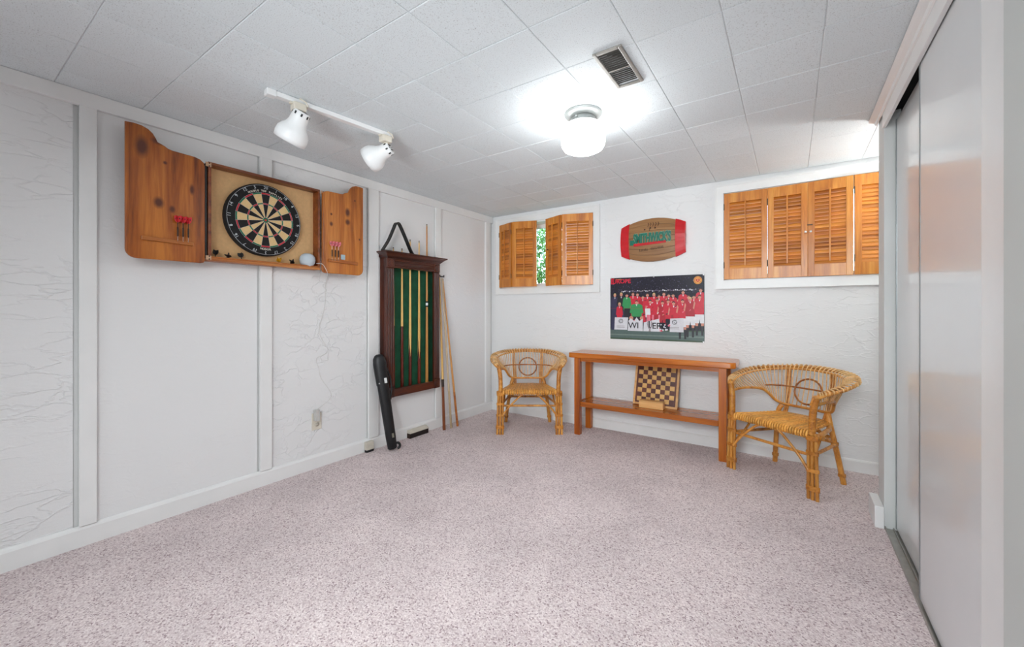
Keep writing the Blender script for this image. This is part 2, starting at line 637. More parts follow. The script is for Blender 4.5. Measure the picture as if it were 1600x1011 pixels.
full = tile_mesh(TX / 2, TY / 2)
for i in range(len(xs) - 1):
    for j in range(len(ys) - 1):
        x0, x1, y0, y1 = max(xs[i], .003), min(xs[i + 1], XA), max(ys[j], -4.6), min(ys[j + 1], -.002)
        if x1 - x0 < .02 or y1 - y0 < .02:
            continue
        whole = abs(x1 - x0 - TX) < 1e-4 and abs(y1 - y0 - TY) < 1e-4
        me = full if whole else tile_mesh((x1 - x0) / 2, (y1 - y0) / 2)
        link('ceiling_tile', me, ceil, ((x0 + x1) / 2, (y0 + y1) / 2, H + random.uniform(-.0003, .0006)),
             (random.uniform(-.0022, .0022), random.uniform(-.0022, .0022), 0))

# left wall: five trowelled panels between flat battens
wl_ = struct(MB().box(-.2, -.006, YR, 0.0, 0, H + .012).build('wall_left', plain('bare_wall', (224, 225, 224), .7, var=.02)), 'white stucco wall on the left divided by flat vertical battens')
cuts = [YR, -3.232, -2.428, -1.604, -.868, 0.0]
pm = [M_stucco_rough, M_stucco_soft, M_stucco_mid, M_smooth_wall, M_stucco_soft]
bleft = [-3.263, -2.462, -1.653, -.905, -.012]
gaps = [.018, .011, .008, .004, 0]
for k in range(5):
    MB().box(-.006, 0, cuts[k] + .002, bleft[k] - gaps[k], 0.0, H).build('wall_panel', pm[k], wl_)
for (a, b) in ((-3.263, -3.203), (-2.462, -2.391), (-1.653, -1.558), (-.905, -.835), (-.13, -.055)):
    MB().box(-.001, .020, a, b, .098, 2.103, bev=.002).build('batten', M_trim, wl_)
struct(MB().box(0, .022, YR, -.012, 2.101, H - .001, bev=.002).build('trim_1', M_trim), 'flat white board along the top of the left wall')
bl = MB().prism([(0, .0), (.016, 0), (.016, .082), (.011, .092), (.004, .098), (0, .098)], YR, 0.0, 'y')
struct(bl.build('baseboard_left', M_trim), 'white baseboard along the left wall')

# back wall with two openings
W1 = (.13, 1.235, 1.365, 2.068)
W2 = (2.358, 3.463, 1.365, 2.068)
bw = MB()
zt = H + .012
for (a, b, c, d) in ((-.2, W1[0], 0, zt), (W1[0], W1[1], 0, W1[2]), (W1[0], W1[1], W1[3], zt), (W1[1], W2[0], 0, zt),
                     (W2[0], W2[1], 0, W2[2]), (W2[0], W2[1], W2[3], zt), (W2[1], XA + .1, 0, zt)):
    bw.box(a, b, 0, .25, c, d)
struct(bw.build('wall_back', M_stucco_back), 'white stucco back wall with two small high windows')
struct(MB().prism([(0, 0), (-.014, 0), (-.014, .074), (-.009, .082), (0, .086)], .016, XA, 'x',
                  xf=Matrix(((1, 0, 0, 0), (0, 1, 0, 0), (0, 0, 1, 0), (0, 0, 0, 1)))).build('baseboard_back', M_trim), 'white baseboard along the back wall')

# right side: closet with sliding doors, wall end, header
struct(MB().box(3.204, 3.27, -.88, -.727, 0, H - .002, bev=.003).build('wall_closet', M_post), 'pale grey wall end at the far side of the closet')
struct(MB().box(3.27, 3.9, -.80, -.727, 0, H - .002).build('wall_closet_end', M_wall_plain))
struct(MB().box(3.86, 3.95, -2.7, -.80, 0, H - .002).build('wall_closet_back', M_unlit))
struct(MB().box(3.27, 3.86, -.83, -.802, 0, H - .003).build('wall_closet_shade', M_unlit))  # near-black sheet paints the closet's inner shade
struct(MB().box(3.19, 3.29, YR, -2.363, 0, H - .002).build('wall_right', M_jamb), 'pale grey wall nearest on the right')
struct(MB().box(3.29, 3.9, -2.8, -2.7, 0, H - .002).build('wall_closet_near', M_unlit))
struct(MB().box(XA, XA + .1, -.8, 0, 0, H + .01).build('wall_alcove', M_wall_plain))
struct(MB().box(3.9, XA + .1, -.81, -.727, 0, H - .002).build('wall_alcove_front', M_wall_plain))
struct(MB().box(-.2, 3.29, YR - .1, YR, 0, H + .01).build('wall_rear', M_wall_plain))
struct(MB().box(3.197, 3.212, -2.363, -.882, 2.068, H - .018, bev=.002).build('trim_2', M_trim), 'white fascia board over the sliding closet doors')
struct(MB().prism([(3.204, H - .004), (3.162, H - .004), (3.160, H - .012), (3.172, H - .018), (3.186, H - .022), (3.190, H - .034), (3.1965, H - .036), (3.1965, H - .004)],
                  -4.6, -.727, 'y').build('trim_3', M_trim), 'white moulding where ceiling meets the closet wall')
struct(MB().box(3.212, 3.29, -2.363, -.882, 2.150, H - .002).build('trim_4', M_unlit), 'solid strip above closet doors, painted black as the shaded track recess')  # solid strip whose black stands for shade over the doors
struct(MB().box(3.166, 3.2035, -.893, -.70, 0, .112, bev=.003).build('baseboard_right', M_trim), 'short white baseboard block at the foot of the wall end')
tr = MB().box(3.206, 3.276, -2.36, -.884, 0, .004)
for x in (3.206, 3.238, 3.272):
    tr.box(x, x + .004, -2.36, -.884, .004, .014)
struct(tr.build('trim_5', M_alu), 'worn metal floor track under closet doors')

d1 = struct(MB().box(3.250, 3.270, -1.70, -.885, .016, 2.096, bev=.002).build('door_1', M_gloss), 'far white sliding closet door, set behind the nearer one')
MB().box(3.248, 3.272, -.8985, -.8835, .016, 2.097).build('edge_strip', M_edge, d1)
d2 = struct(MB().box(3.216, 3.236, -2.14, -1.532, .016, 2.138, bev=.002).build('door_2', M_gloss), 'near glossy white sliding closet door')
MB().box(3.2145, 3.2375, -1.531, -1.516, .016, 2.139, bev=.002).build('edge_strip', M_edge, d2)
MB().box(3.2145, 3.2375, -2.30, -2.1405, .016, 2.139, bev=.003).build('stile', M_trim, d2)


# windows -------------------------------------------------------------------
def window(n, w, outer, label):
    x0, x1, z0, z1 = w
    a0, a1, c0, c1 = outer
    f = MB()
    prof = .022
    # mitred casing, four trapezoid boards standing proud of the wall
    quads = [((a0, c0), (a1, c0), (x1, z0), (x0, z0)), ((a1, c0), (a1, c1), (x1, z1), (x1, z0)),
             ((a1, c1), (a0, c1), (x0, z1), (x1, z1)), ((a0, c1), (a0, c0), (x0, z0), (x0, z1))]
    for q in quads:
        f.prism(q, -prof, -.0005, 'y')
        cx = [(q[0][0] + .0 * q[3][0], q[0][1]), q[1], tuple(q[1][i] * .82 + q[2][i] * .18 for i in (0, 1)), tuple(q[0][i] * .82 + q[3][i] * .18 for i in (0, 1))]
        f.prism(cx, -prof - .007, -prof + .001, 'y')
    t = .012                     # jamb lining inside the opening
    f.box(x0, x0 + t, 0, .25, z0, z1).box(x1 - t, x1, 0, .25, z0, z1)
    f.box(x0, x1, 0, .25, z0, z0 + t).box(x0, x1, 0, .25, z1 - t, z1)
    o = struct(f.build('window_%d' % n, M_trim), label)
    s = MB()
    for (a, b) in ((x0 + t, (x0 + x1) / 2 + .02), ((x0 + x1) / 2 - .02, x1 - t)):
        s.box(a, a + .04, .15, .185, z0 + t, z1 - t).box(b - .04, b, .15, .185, z0 + t, z1 - t)
        s.box(a, b, .15, .185, z0 + t, z0 + t + .04).box(a, b, .15, .185, z1 - t - .04, z1 - t)
    s.build('sash', M_trim, o)
    for (a, b) in ((x0 + t + .03, (x0 + x1) / 2 - .01), ((x0 + x1) / 2 + .01, x1 - t - .03)):
        MB().box(a, b, .165, .169, z0 + t + .03, z1 - t - .03).build('glass_pane', M_glass, o)
    return o


window(1, W1, (.062, 1.302, 1.297, 2.137), 'small high window on the left of the back wall')
window(2, W2, (2.294, 3.53, 1.297, 2.137), 'wide high window at the right of the back wall')


def shutter_panel(parent, p0, p1, z0, z1, tilt, louver_ang=74, rod=True, hinge0=True, hinge1=True, gap=0.0):
    """louvred leaf from plan point p0 to p1; thin, front faces the room"""
    v = Vector((p1[0] - p0[0], p1[1] - p0[1], 0))
    w = v.length
    ang = math.atan2(v.y, v.x)
    st, th = .040, .020
    f = MB()
    hgt = z1 - z0
    f.box(.0005, st, -th, 0, 0, hgt, bev=.0015).box(w - st, w - .0005, -th, 0, 0, hgt, bev=.002)
    f.box(st - .001, w - st + .001, -th + .001, -.001, hgt - .075, hgt, bev=.001)
    f.box(st - .001, w - st + .001, -th + .001, -.001, 0, .085, bev=.001)
    fr = f.build('panel', M_shutter, parent, (p0[0], p0[1], z0), (0, 0, ang))
    lo, hi = .085, hgt - .075
    n = 20
    pitch = (hi - lo) / n
    L = w - 2 * st - gap + .001
    lv = MB()
    prof = [(.0155 * math.cos(a), .0032 * math.sin(a)) for a in [2 * PI * k / 8 for k in range(8)]]
    lv.prism(prof, 0, L, 'x')
    me = lv.mesh('louver', M_louver)
    for k in range(n):
        z = lo + pitch * (k + .5)
        link('louver', me, fr, (st + gap - .0005, -th / 2, z), (math.radians(louver_ang + random.uniform(-3, 3)), 0, 0))
    if rod:
        MB().box(w / 2 - .005, w / 2 + .005, -th - .014, -th - .004, lo + .02, hi + .012, bev=.002).build('tilt_rod', M_shutter, fr)
    for hx, yes in ((0, hinge0), (w, hinge1)):
        if yes:
            for hz in (.09, hgt - .13):
                MB().tube([(hx, -th - .001, hz), (hx, -th - .001, hz + .05)], .004, 6).build('hinge', M_bronze, fr)
    return fr


Z0, Z1 = W1[2] + .008, W1[3] - .006
sl = thing('folding_shutter', 'left louvred pine shutter of the small window, folded leaves half open', 'shutter', (.13, 0, Z0), group=None)
sr = thing('folding_shutter', 'right louvred pine shutter of the small window, beside the bright gap', 'shutter', (1.235, 0, Z0))


def rel(parent, pt):
    return (pt[0] - parent.location.x, pt[1] - parent.location.y)


hz = Z1 - Z0
shutter_panel(sl, rel(sl, (.134, -.012)), rel(sl, (.352, -.098)), 0, hz, 0)
shutter_panel(sl, rel(sl, (.354, -.098)), rel(sl, (.606, -.018)), 0, hz, 0, hinge0=False, hinge1=False, gap=.0014)
shutter_panel(sr, rel(sr, (.727, -.018)), rel(sr, (.948, -.112)), 0, hz, 0, hinge0=False, hinge1=False)
shutter_panel(sr, rel(sr, (.950, -.112)), rel(sr, (1.231, -.012)), 0, hz, 0, gap=.0022)
MB().ball((0, 0, 0), .008, .008, .008).build('knob', M_bronze, sr, rel(sr, (.752, -.052)) + (.37,))

s2l = thing('folding_shutter', 'left louvred pine shutter pair of the wide window, closed', 'shutter', (2.358, 0, Z0))
s2r = thing('folding_shutter', 'right louvred pine shutter pair of the wide window, partly behind wall end', 'shutter', (3.463, 0, Z0))
shutter_panel(s2l, rel(s2l, (2.3605, .004)), rel(s2l, (2.6585, .008)), 0, hz, 0)
shutter_panel(s2l, rel(s2l, (2.659, .008)), rel(s2l, (2.910, .002)), 0, hz, 0, hinge0=False, hinge1=False)
shutter_panel(s2r, rel(s2r, (2.911, .002)), rel(s2r, (3.1675, -.022)), 0, hz, 0, hinge0=False, hinge1=False)
shutter_panel(s2r, rel(s2r, (3.1685, -.022)), rel(s2r, (3.460, .004)), 0, hz, 0)
for s, x in ((s2l, 2.896), (s2r, 2.926)):
    MB().ball((0, 0, 0), .008, .009, .008).tube([(0, 0, 0), (0, .02, 0)], .004, 8).build('knob', M_white, s, rel(s, (x, -.034)) + (.325,))
MB().box(-.022, .012, -.003, 0, -.004, .004).build('latch', M_bronze, s2r, rel(s2r, (2.926, -.029)) + (.375,))

# outside: lawn and a leafy bush seen through the gap
struct(MB().box(-6, 8, .25, 12, 1.0, 1.1).build('ground', M_grass))
bush = thing('garden_bush', 'sunlit leafy green bush outside, seen through the gap in the shutters', 'bush', (-.35, 2.0, 1.1))
lf = MB()
for k in range(9500):
    a, b = random.uniform(0, 2 * PI), random.uniform(-1, 1)
    rr = random.uniform(.35, 1.0)
    c = Vector((1.3 * rr * math.cos(a) * math.sqrt(1 - b * b), .7 * rr * math.sin(a) * math.sqrt(1 - b * b), .85 + .85 * rr * b))
    R = Matrix.Rotation(random.uniform(0, 6.28), 3, 'Z') @ Matrix.Rotation(random.uniform(-1.2, 1.2), 3, 'X')
    s = random.uniform(.018, .034)
    q = [Vector((0, -1.3 * s, 0)), Vector((.6 * s, 0, .15 * s)), Vector((0, 1.3 * s, 0)), Vector((-.6 * s, 0, .15 * s))]
    lf.add([c + R @ t for t in q], [(0, 1, 2, 3)])
o = lf.build('foliage', M_leaf, bush)
o['kind'] = 'stuff'
st_ = MB()
for k in range(7):
    a = k * .9
    st_.tube([(0.05 * math.cos(a), .05 * math.sin(a), 0), (.3 * math.cos(a), .2 * math.sin(a), .5), (.6 * math.cos(a), .35 * math.sin(a), 1.0)], [.02, .014, .006], 6)
st_.build('stem', M_bark, bush)


# ------------------------------------------------------------------ ceiling fixtures
def globe_lamp(loc, gm, label, drop=0.0):
    t = thing('ceiling_lamp', label, 'ceiling light', loc)
    zd = Matrix.Translation((0, 0, -drop))
    if drop:
        MB().tube([(0, 0, -.01), (0, 0, -drop - .03)], .007, 8).build('stem', M_grey, t)
    MB().lathe([(.02, 0), (.098, 0), (.1, -.006), (.094, -.014), (.07, -.022), (.05, -.026)], 32).build('canopy', M_grey, t)
    MB().lathe([(.05, -.024), (.066, -.03), (.068, -.05), (.074, -.056), (.090, -.061), (.091, -.064), (.05, -.064)], 32, xf=zd).build('fitter', M_grey, t)  # wide rim added to keep the globe's glow off the ceiling
    sc = MB()
    for k in range(3):
        a = k * 2.09 + .5
        sc.tube([(.068 * math.cos(a), .068 * math.sin(a), -.042), (.084 * math.cos(a), .084 * math.sin(a), -.042)], .004, 6)
    sc.build('thumb_screw', M_steel, t, (0, 0, -drop))
    prof = [(.060, -.0645), (.080, -.0648), (.092, -.067), (.104, -.074), (.113, -.09), (.116, -.115), (.116, -.150), (.112, -.172),
            (.102, -.188), (.084, -.198), (.05, -.203), (.01, -.204)]
    MB().lathe(prof, 40, xf=zd).build('glass_shade', gm, t)
    return t


globe_lamp((1.893, -1.700, H), M_globe, 'lit white drum globe lamp on grey fitter beside ceiling vent')
# uplighter in the alcove: its light washes the ceiling and is cut off by the closet's wall end
fl_ = thing('floor_lamp', 'lit uplighter floor lamp standing in the alcove past the wall end', 'floor lamp', (3.86, -.37, 0))
MB().lathe([(.13, 0), (.13, .012), (.10, .022), (.02, .032)], 32).build('base', M_grey, fl_)
MB().tube([(0, 0, .03), (0, 0, 1.40)], .012, 10).build('pole', M_grey, fl_)
MB().lathe([(.012, 1.38), (.05, 1.39), (.11, 1.43), (.15, 1.49), (.147, 1.49), (.107, 1.437), (.05, 1.40), (.012, 1.395)], 32, cap0=False, cap1=False).build('shade', M_grey, fl_)
MB().lathe([(.001, 1.462), (.07, 1.462), (.10, 1.458), (.10, 1.452), (.001, 1.45)], 28, cap0=False, cap1=False).build('light_disc', M_globe2, fl_)

v_ = thing('ceiling_vent', 'metal louvred air vent in the ceiling near the globe lamp', 'vent', (2.195, -1.995, H))
fr = MB()
a, b, w = .061, .151, .016
for (x0, x1, y0, y1) in ((-a, -a + w, -b, b), (a - w, a, -b, b), (-a + w, a - w, -b, -b + w), (-a + w, a - w, b - w, b)):
    fr.box(x0, x1, y0, y1, -.009, .0, bev=.003)
fr.build('frame', M_galv, v_)
MB().box(-a + w, a - w, -b + w, b - w, .0002, .0018).build('duct_shade', M_unlit, v_)  # flat dark sheet paints the shade behind the slats
sm = MB().box(-a + w + .001, a - w - .001, -.0006, .0006, -.0035, .0035).mesh('slat', plain('vent_slat', (74, 71, 66), .6, metal=.2))
for k in range(17):
    y = -b + w + .012 + k * (2 * b - 2 * w - .02) / 17
    link('slat', sm, v_, (0, y, -.0045), (math.radians(14 if y < 0 else -14), 0, 0))
MB().box(-a + w, a - w, -.004, .004, -.008, -.001).build('divider', M_galv, v_)

# track light
tl = thing('track_light', 'white two-headed track light on the ceiling above the dartboard', 'track light', (.80, -2.43, H))
ra = math.atan2(.63, .07)
RX = Matrix.Rotation(ra, 4, 'Z')
hl = .315
MB().box(-hl, hl, -.017, .017, -.024, -.001, bev=.002, xf=RX).build('rail', M_white, tl)
MB().box(-hl - .03, -hl + .012, -.021, .021, -.031, 0, bev=.004, xf=RX).build('end_cap', M_white, tl)
MB().box(hl - .006, hl + .014, -.019, .019, -.027, -.0005, bev=.003, xf=RX).build('end_cap', M_white, tl)


def head(pos, cap, mouth):
    """bell shade from cap to mouth; relative to the track light's origin"""
    base = Vector(pos)
    C0, C1 = Vector(cap), Vector(mouth)
    ax = (C1 - C0).normalized()
    q = Vector((0, 0, 1)).rotation_difference(ax).to_matrix().to_4x4()
    L = .158
    h = MB().box(-.03, .03, -.024, .024, -.062, -.024, bev=.004, xf=Matrix.Translation((base.x, base.y, 0)) @ RX)
    hd = h.build('spot_head', M_cream, tl)
    c = MB().box(-.042, .042, -.010, .010, -.034, -.026, bev=.002, xf=Matrix.Translation((base.x, base.y, 0)) @ RX)
    c.tube([(base.x + .034, base.y - .012, -.012), (base.x + .034, base.y + .02, -.018), (base.x + .034, base.y + .03, -.036)], .004, 6)
    c.build('clip', M_cream, hd)
    MB().tube([(base.x, base.y, -.058), tuple(C0 + ax * .02)], .014, 10).build('swivel', M_cream, hd)
    xf = Matrix.Translation(C0) @ q
    prof = [(.034, .0), (.038, .004), (.040, .03), (.042, .055), (.050, .075), (.064, .092), (.074, .110), (.0765, .135), (.074, L), (.070, L), (.072, .134), (.06, .096), (.044, .076), (.036, .05)]
    MB().lathe(prof, 32, xf=xf, cap0=True, cap1=False).build('shade', M_white, hd)
    sl = MB()
    for k in range(8):
        a = k * PI / 4
        x2 = xf @ Matrix.Rotation(a, 4, 'Z')
        sl.box(.010, .027, -.0028, .0028, -.0012, .001, xf=x2)
        sl.box(.0385, .0405, -.004, .004, .008, .022, xf=x2)
    sl.build('vent_slot', M_black, hd)
    MB().lathe([(.018, .06), (.03, .075), (.055, .105), (.058, .125), (.045, .142), (.02, .15), (.004, .152)], 24, xf=xf).build('bulb', M_white, hd)


head((-.012, -.2, 0), (.005, -.19, -.062), (-.065, -.206, -.168))
head((.04, .285, 0), (.046, .318, -.082), (-.07, .268, -.142))

# ------------------------------------------------------------------ dartboard cabinet on the left wall
dc = thing('dartboard_cabinet', 'open stained pine dartboard cabinet with scalloped doors on left wall', 'cabinet', (0, -2.436, 1.687))
P = Vector((0, -2.436, 1.687))
cy0, cy1, cz0, cz1, D = -2.768, -2.104, 1.407, 1.967, .088
OFF = tuple(-P)


def cpart(mb, name, mats, parent=dc):
    # meshes are written in room coordinates; the part's own offset brings them under the Empty
    return mb.build(name, mats, parent, OFF if parent is dc else (0, 0, 0))


cpart(MB().box(.014, .026, cy0 + .002, cy1 - .002, cz0 + .002, cz1 - .002), 'back_board', M_board)
cpart(MB().box(.0135, D, cy0, cy1, cz1 - .016, cz1, bev=.002), 'top_rail', M_cab)
cpart(MB().box(.0135, D, cy0, cy1, cz0, cz0 + .018, bev=.002), 'ledge', M_lath)
cpart(MB().box(D - .010, D + .001, cy0 + .016, cy1 - .016, cz0 + .0185, cz0 + .026, bev=.002), 'ledge_lip', M_lath)
for (a, b) in ((cy0, cy0 + .016), (cy1 - .016, cy1)):
    cpart(MB().box(.0135, D, a, b, cz0 + .0185, cz1 - .0165, bev=.002), 'side_rail', M_cab)


def door_outline(free, sgn, hinge_len=.335):
    s_z = [(0, 2.058), (.03, 2.062), (.062, 2.06), (.088, 2.050), (.106, 2.034), (.118, 2.014), (.126, 1.996), (.14, 1.991), (.155, 1.985), (.168, 1.976), (.185, 1.972),
           (.285, 1.969), (.31, 1.962), (.327, 1.948), (hinge_len, 1.93), (hinge_len, 1.402), (hinge_len - .006, 1.392), (hinge_len - .02, 1.388)]
    r = .045
    for k in range(7):
        a = k / 6 * PI / 2
        s_z.append((r - r * math.sin(a), 1.388 + r - r * math.cos(a)))
    return [(free + sgn * s, z) for s, z in s_z]


def bevel_prism(outline, a0, a1, mats, name, parent):
    mb = MB().prism(outline, a0, a1, 'x')
    me = mb.mesh(name, mats)
    bm = bmesh.new()
    bm.from_mesh(me)
    bmesh.ops.remove_doubles(bm, verts=bm.verts[:], dist=1e-5)
    ed = [e for e in bm.edges if abs(e.verts[0].co.x - e.verts[1].co.x) < 1e-5]
    bmesh.ops.bevel(bm, geom=ed, offset=.006, segments=3, affect='EDGES', profile=.5)
    bm.to_mesh(me)
    bm.free()
    return link(name, me, parent, OFF)


ld = bevel_prism(door_outline(-3.120, 1, .332), D - .002, D + .017, M_pine_door, 'door', dc)
ld['label'] = 'left cabinet door with two dark knots'
rd = bevel_prism(door_outline(-1.766, -1, .328), D - .002, D + .017, M_pine_door2, 'door', dc)
rd['label'] = 'right cabinet door with one dark oval knot'
XF = D + .017
for (door, a, b, z, scr) in ((ld, -3.062, -2.845, 1.490, 3), (rd, -2.058, -1.820, 1.476, 3)):
    xf = Matrix.Translation((0, (a + b) / 2, z)) @ Matrix.Rotation(-.02, 4, 'X')
    ln = MB().box(XF, XF + .013, (a - b) / 2, (b - a) / 2, -.010, .010, bev=.002, xf=xf).build('dart_rack', M_lath, door)
for (y, z) in ((-2.775, 1.424), (-2.094, 1.418), (-2.094, 1.95), (-2.775, 1.95)):
    h = MB().box(D - .0005, D + .003, y - .006, y + .022, z - .012, z + .012, bev=.001)
    for q in (-.008, .008):
        h.lathe([(.004, 0), (.003, .0015), (.001, .002)], 8, mi=1, xf=Matrix.Translation((D + .003, y + .012, z + q)) @ Matrix.Rotation(PI / 2, 4, 'Y'))
    cpart(h, 'hinge', [M_brass, M_black])
for (y0, y1, x) in ((-2.789, -2.770, .04),):
    cpart(MB().box(.02, D - .003, y0 + .004, y1 - .003, 1.42, 1.95), 'gap_shade', M_black)  # black strip paints the shade between left door and cabinet

# dartboard ------------------------------------------------------------------
M_db_black = plain('sisal_black', (22, 21, 22), .85, var=.2, vscale=200)
M_db_cream = plain('sisal_cream', (222, 190, 138), .85, var=.08, vscale=200)
M_db_red = plain('sisal_red', (196, 40, 52), .85, var=.1, vscale=200)
M_db_green = plain('sisal_green', (30, 112, 78), .85, var=.1, vscale=200)
M_wire = plain('board_wire', (186, 190, 194), .35, metal=.5)
M_ink = plain('white_ink', (220, 214, 200), .6)
db = thing('dartboard', 'round bristle dartboard with red and green rings inside the open cabinet', 'dartboard', (.026, -2.452, 1.694), (0, PI / 2, 0))
# local: z points into the room (+x of the room), x points down (-z of the room), y along the wall
MB().lathe([(.01, .0), (.222, 0), (.2255, .004), (.2255, .034), (.222, .038), (.01, .038)], 64).build('board', M_db_black, db)


def ring_seg(r0, r1, z, nseg=4):
    mb = MB()
    vs, fs = [], []
    for k in range(nseg + 1):
        a = -PI / 20 + PI / 10 * k / nseg
        for r in (r0, r1):
            for zz in (z - .0012, z):
                vs.append((-r * math.cos(a), r * math.sin(a), zz))
    for k in range(nseg):
        b, c = 4 * k, 4 * k + 4
        fs += [(b + 1, b + 3, c + 3, c + 1), (b, c, c + 2, b + 2), (b, b + 1, c + 1, c), (b + 2, c + 2, c + 3, b + 3)]
    e = 4 * nseg
    fs += [(0, 2, 3, 1), (e, e + 1, e + 3, e + 2)]
    return mb.add(vs, fs)


rings = [(.0165, .0985, M_db_black, M_db_cream), (.0995, .1065, M_db_red, M_db_green), (.1075, .1615, M_db_black, M_db_cream), (.1625, .1705, M_db_red, M_db_green)]
for (r0, r1, ma, mb_) in rings:
    g = ring_seg(r0, r1, .0395)
    m0, m1 = g.mesh('segment', ma), g.mesh('segment', mb_)
    for k in range(20):
        link('segment', m0 if k % 2 == 0 else m1, db, (0, 0, 0), (0, 0, -k * PI / 10))
MB().lathe([(.0068, .0385), (.0155, .0385), (.0155, .0395), (.0068, .0395)], 24, cap0=False, cap1=False).build('outer_bull', M_db_green, db)
MB().lathe([(.0064, .0385), (.0064, .0398), (.001, .0398)], 20).build('bullseye', M_db_red, db)
sp = MB()
for k in range(20):
    a = (k + .5) * PI / 10
    sp.tube([(-.016 * math.cos(a), .016 * math.sin(a), .0402), (-.1745 * math.cos(a), .1745 * math.sin(a), .0402)], .0006, 4)
for r in (.016, .099, .107, .162, .171):
    sp.tube([(r * math.cos(2 * PI * k / 60), r * math.sin(2 * PI * k / 60), .0402) for k in range(60)], .0006, 4, closed=True)
sp.build('spider_wire', M_wire, db)
MB().tube([(.2165 * math.cos(2 * PI * k / 72), .2165 * math.sin(2 * PI * k / 72), .0415) for k in range(72)], .0011, 5, closed=True).build('number_ring', M_wire, db)
nums = [20, 1, 18, 4, 13, 6, 10, 15, 2, 17, 3, 19, 7, 16, 8, 11, 14, 9, 12, 5]
for k, nmb in enumerate(nums):
    a = k * PI / 10
    c = Vector((-.2035 * math.cos(a), .2035 * math.sin(a), .0412))
    text_obj('number', str(nmb), .026, M_wire, db, c, (0, 0, PI / 2 - a if True else 0), .0006)


def arc_text(s, r, a_mid, size, step, flip=False):
    n = len(s)
    for i, ch in enumerate(s):
        if ch == ' ':
            continue
        a = a_mid + (i - (n - 1) / 2) * step * (-1 if flip else 1)
        c = Vector((-r * math.cos(a), r * math.sin(a), .0405))
        text_obj('letter', ch, size, M_ink, db, c, (0, 0, PI / 2 - a + (PI if flip else 0)), .0003, bold=.0004)


arc_text('DOUBLE TOP SUPPLIES', .1825, 0, .0150, .062)
arc_text('NODOR', .1835, PI, .0170, .070, flip=True)


# darts ----------------------------------------------------------------------
def make_dart(label, group, loc, shaftm, flightm, gripm):
    t = thing('dart', label, 'dart', loc, group=group)
    MB().tube([(0, 0, -.012), (0, 0, .012), (0, 0, .016)], [.0006, .0011, .0014], 6).build('point', M_steel, t)
    MB().tube([(0, 0, .015), (0, 0, .02), (0, 0, .062), (0, 0, .066)], [.002, .0038, .0038, .002], 8).build('barrel', gripm, t)
    MB().tube([(0, 0, .065), (0, 0, .098)], .0022, 6).build('shaft', shaftm, t)
    fl = MB()
    o = [(.001, .088), (.012, .096), (.017, .110), (.016, .126), (.001, .122)]
    for k in range(4):
        fl.prism(o, -.0005, .0005, 'y', xf=Matrix.Rotation(k * PI / 2 + PI / 4, 4, 'Z'))
    f = fl.build('flight', flightm, t)
    mk = MB()
    for k in range(4):
        x = Matrix.Rotation(k * PI / 2 + PI / 4, 4, 'Z')
        mk.box(.006, .0125, -.0008, .0008, .1085, .1115, xf=x).box(.008, .0105, -.0008, .0008, .105, .115, xf=x)
    mk.build('flight_mark', M_black, f)
    return t


M_flight_red = plain('flight_red', (206, 30, 44), .4)
M_flight_pink = plain('flight_pink', (214, 92, 104), .4)
M_shaft_pink = plain('shaft_pale', (226, 186, 176), .4)
M_grip_dark = plain('grip_dark', (52, 34, 26), .4, metal=.3)
names = ['leftmost', 'middle', 'rightmost']
for k, y in enumerate((-2.916, -2.893, -2.870)):
    make_dart('%s of the three red-flighted darts on the left cabinet door' % names[k], 'darts on the left door', (XF + .0145, y, 1.503), M_grip_dark, M_flight_red, M_grip_dark)
for k, y in enumerate((-2.033, -2.008, -1.983)):
    make_dart('%s of the three pink-flighted darts on the right cabinet door' % names[k], 'darts on the right door', (XF + .0145, y, 1.490), M_shaft_pink, M_flight_pink, M_black)
tag(MB().box(0, .008, -.016, .016, -.018, .018, bev=.002).build('magnet', plain('pale_blue_metal', (168, 190, 198), .4, metal=.3), None, (XF, -1.941, 1.512)),
    'small square pale blue grey tag on the right cabinet door', 'tag')

# odds and ends on the ledge
def loose_flight(mat_, loc, rot, label):
    mb = MB()
    o = [(.0, .0), (.011, .004), (.018, .014), (.016, .028), (0, .026)]
    for k in range(4):
        mb.prism(o, -.0012, .0012, 'y', xf=Matrix.Rotation(k * PI / 2, 4, 'Z'))
    mb.tube([(0, 0, -.014), (0, 0, .024)], .0024, 6)
    return tag(mb.build('dart_flight', mat_, None, loc, rot), label, 'dart flight', 'loose flights on the cabinet ledge')


zl = cz0 + .028
loose_flight(M_black, (.058, -2.722, zl + .012), (.2, .3, .4), 'black dart flight on the cabinet ledge, nearest the left corner')
loose_flight(M_black, (.060, -2.655, zl + .006), (1.2, .2, .9), 'black dart flight lying tipped over, second from the left on ledge')
loose_flight(M_black, (.058, -2.588, zl + .010), (.1, -.2, .1), 'upright black dart flight on the ledge left of the dartboard bottom')
loose_flight(M_yellow, (.058, -2.367, zl + .006), (.5, .6, .3), 'yellow dart flight on the cabinet ledge below the dartboard')
loose_flight(M_black, (.058, -2.280, zl + .004), (.9, .4, .6), 'black dart flight on the ledge beside the white speaker ball')

sb = thing('smart_speaker', 'round pale blue grey speaker ball on right end of cabinet ledge', 'speaker', (.058, -2.178, cz0 + .0185))
prof = [(.028, 0.0), (.036, .004), (.047, .022), (.0505, .042), (.047, .062), (.036, .078), (.02, .086), (.004, .088)]
MB().lathe([(.03, 0), (.032, .004), (.03, .008)], 24).build('base', M_bluegrey, sb)
MB().lathe([(r, h + .003) for r, h in prof], 32).build('shell', M_bluegrey, sb)

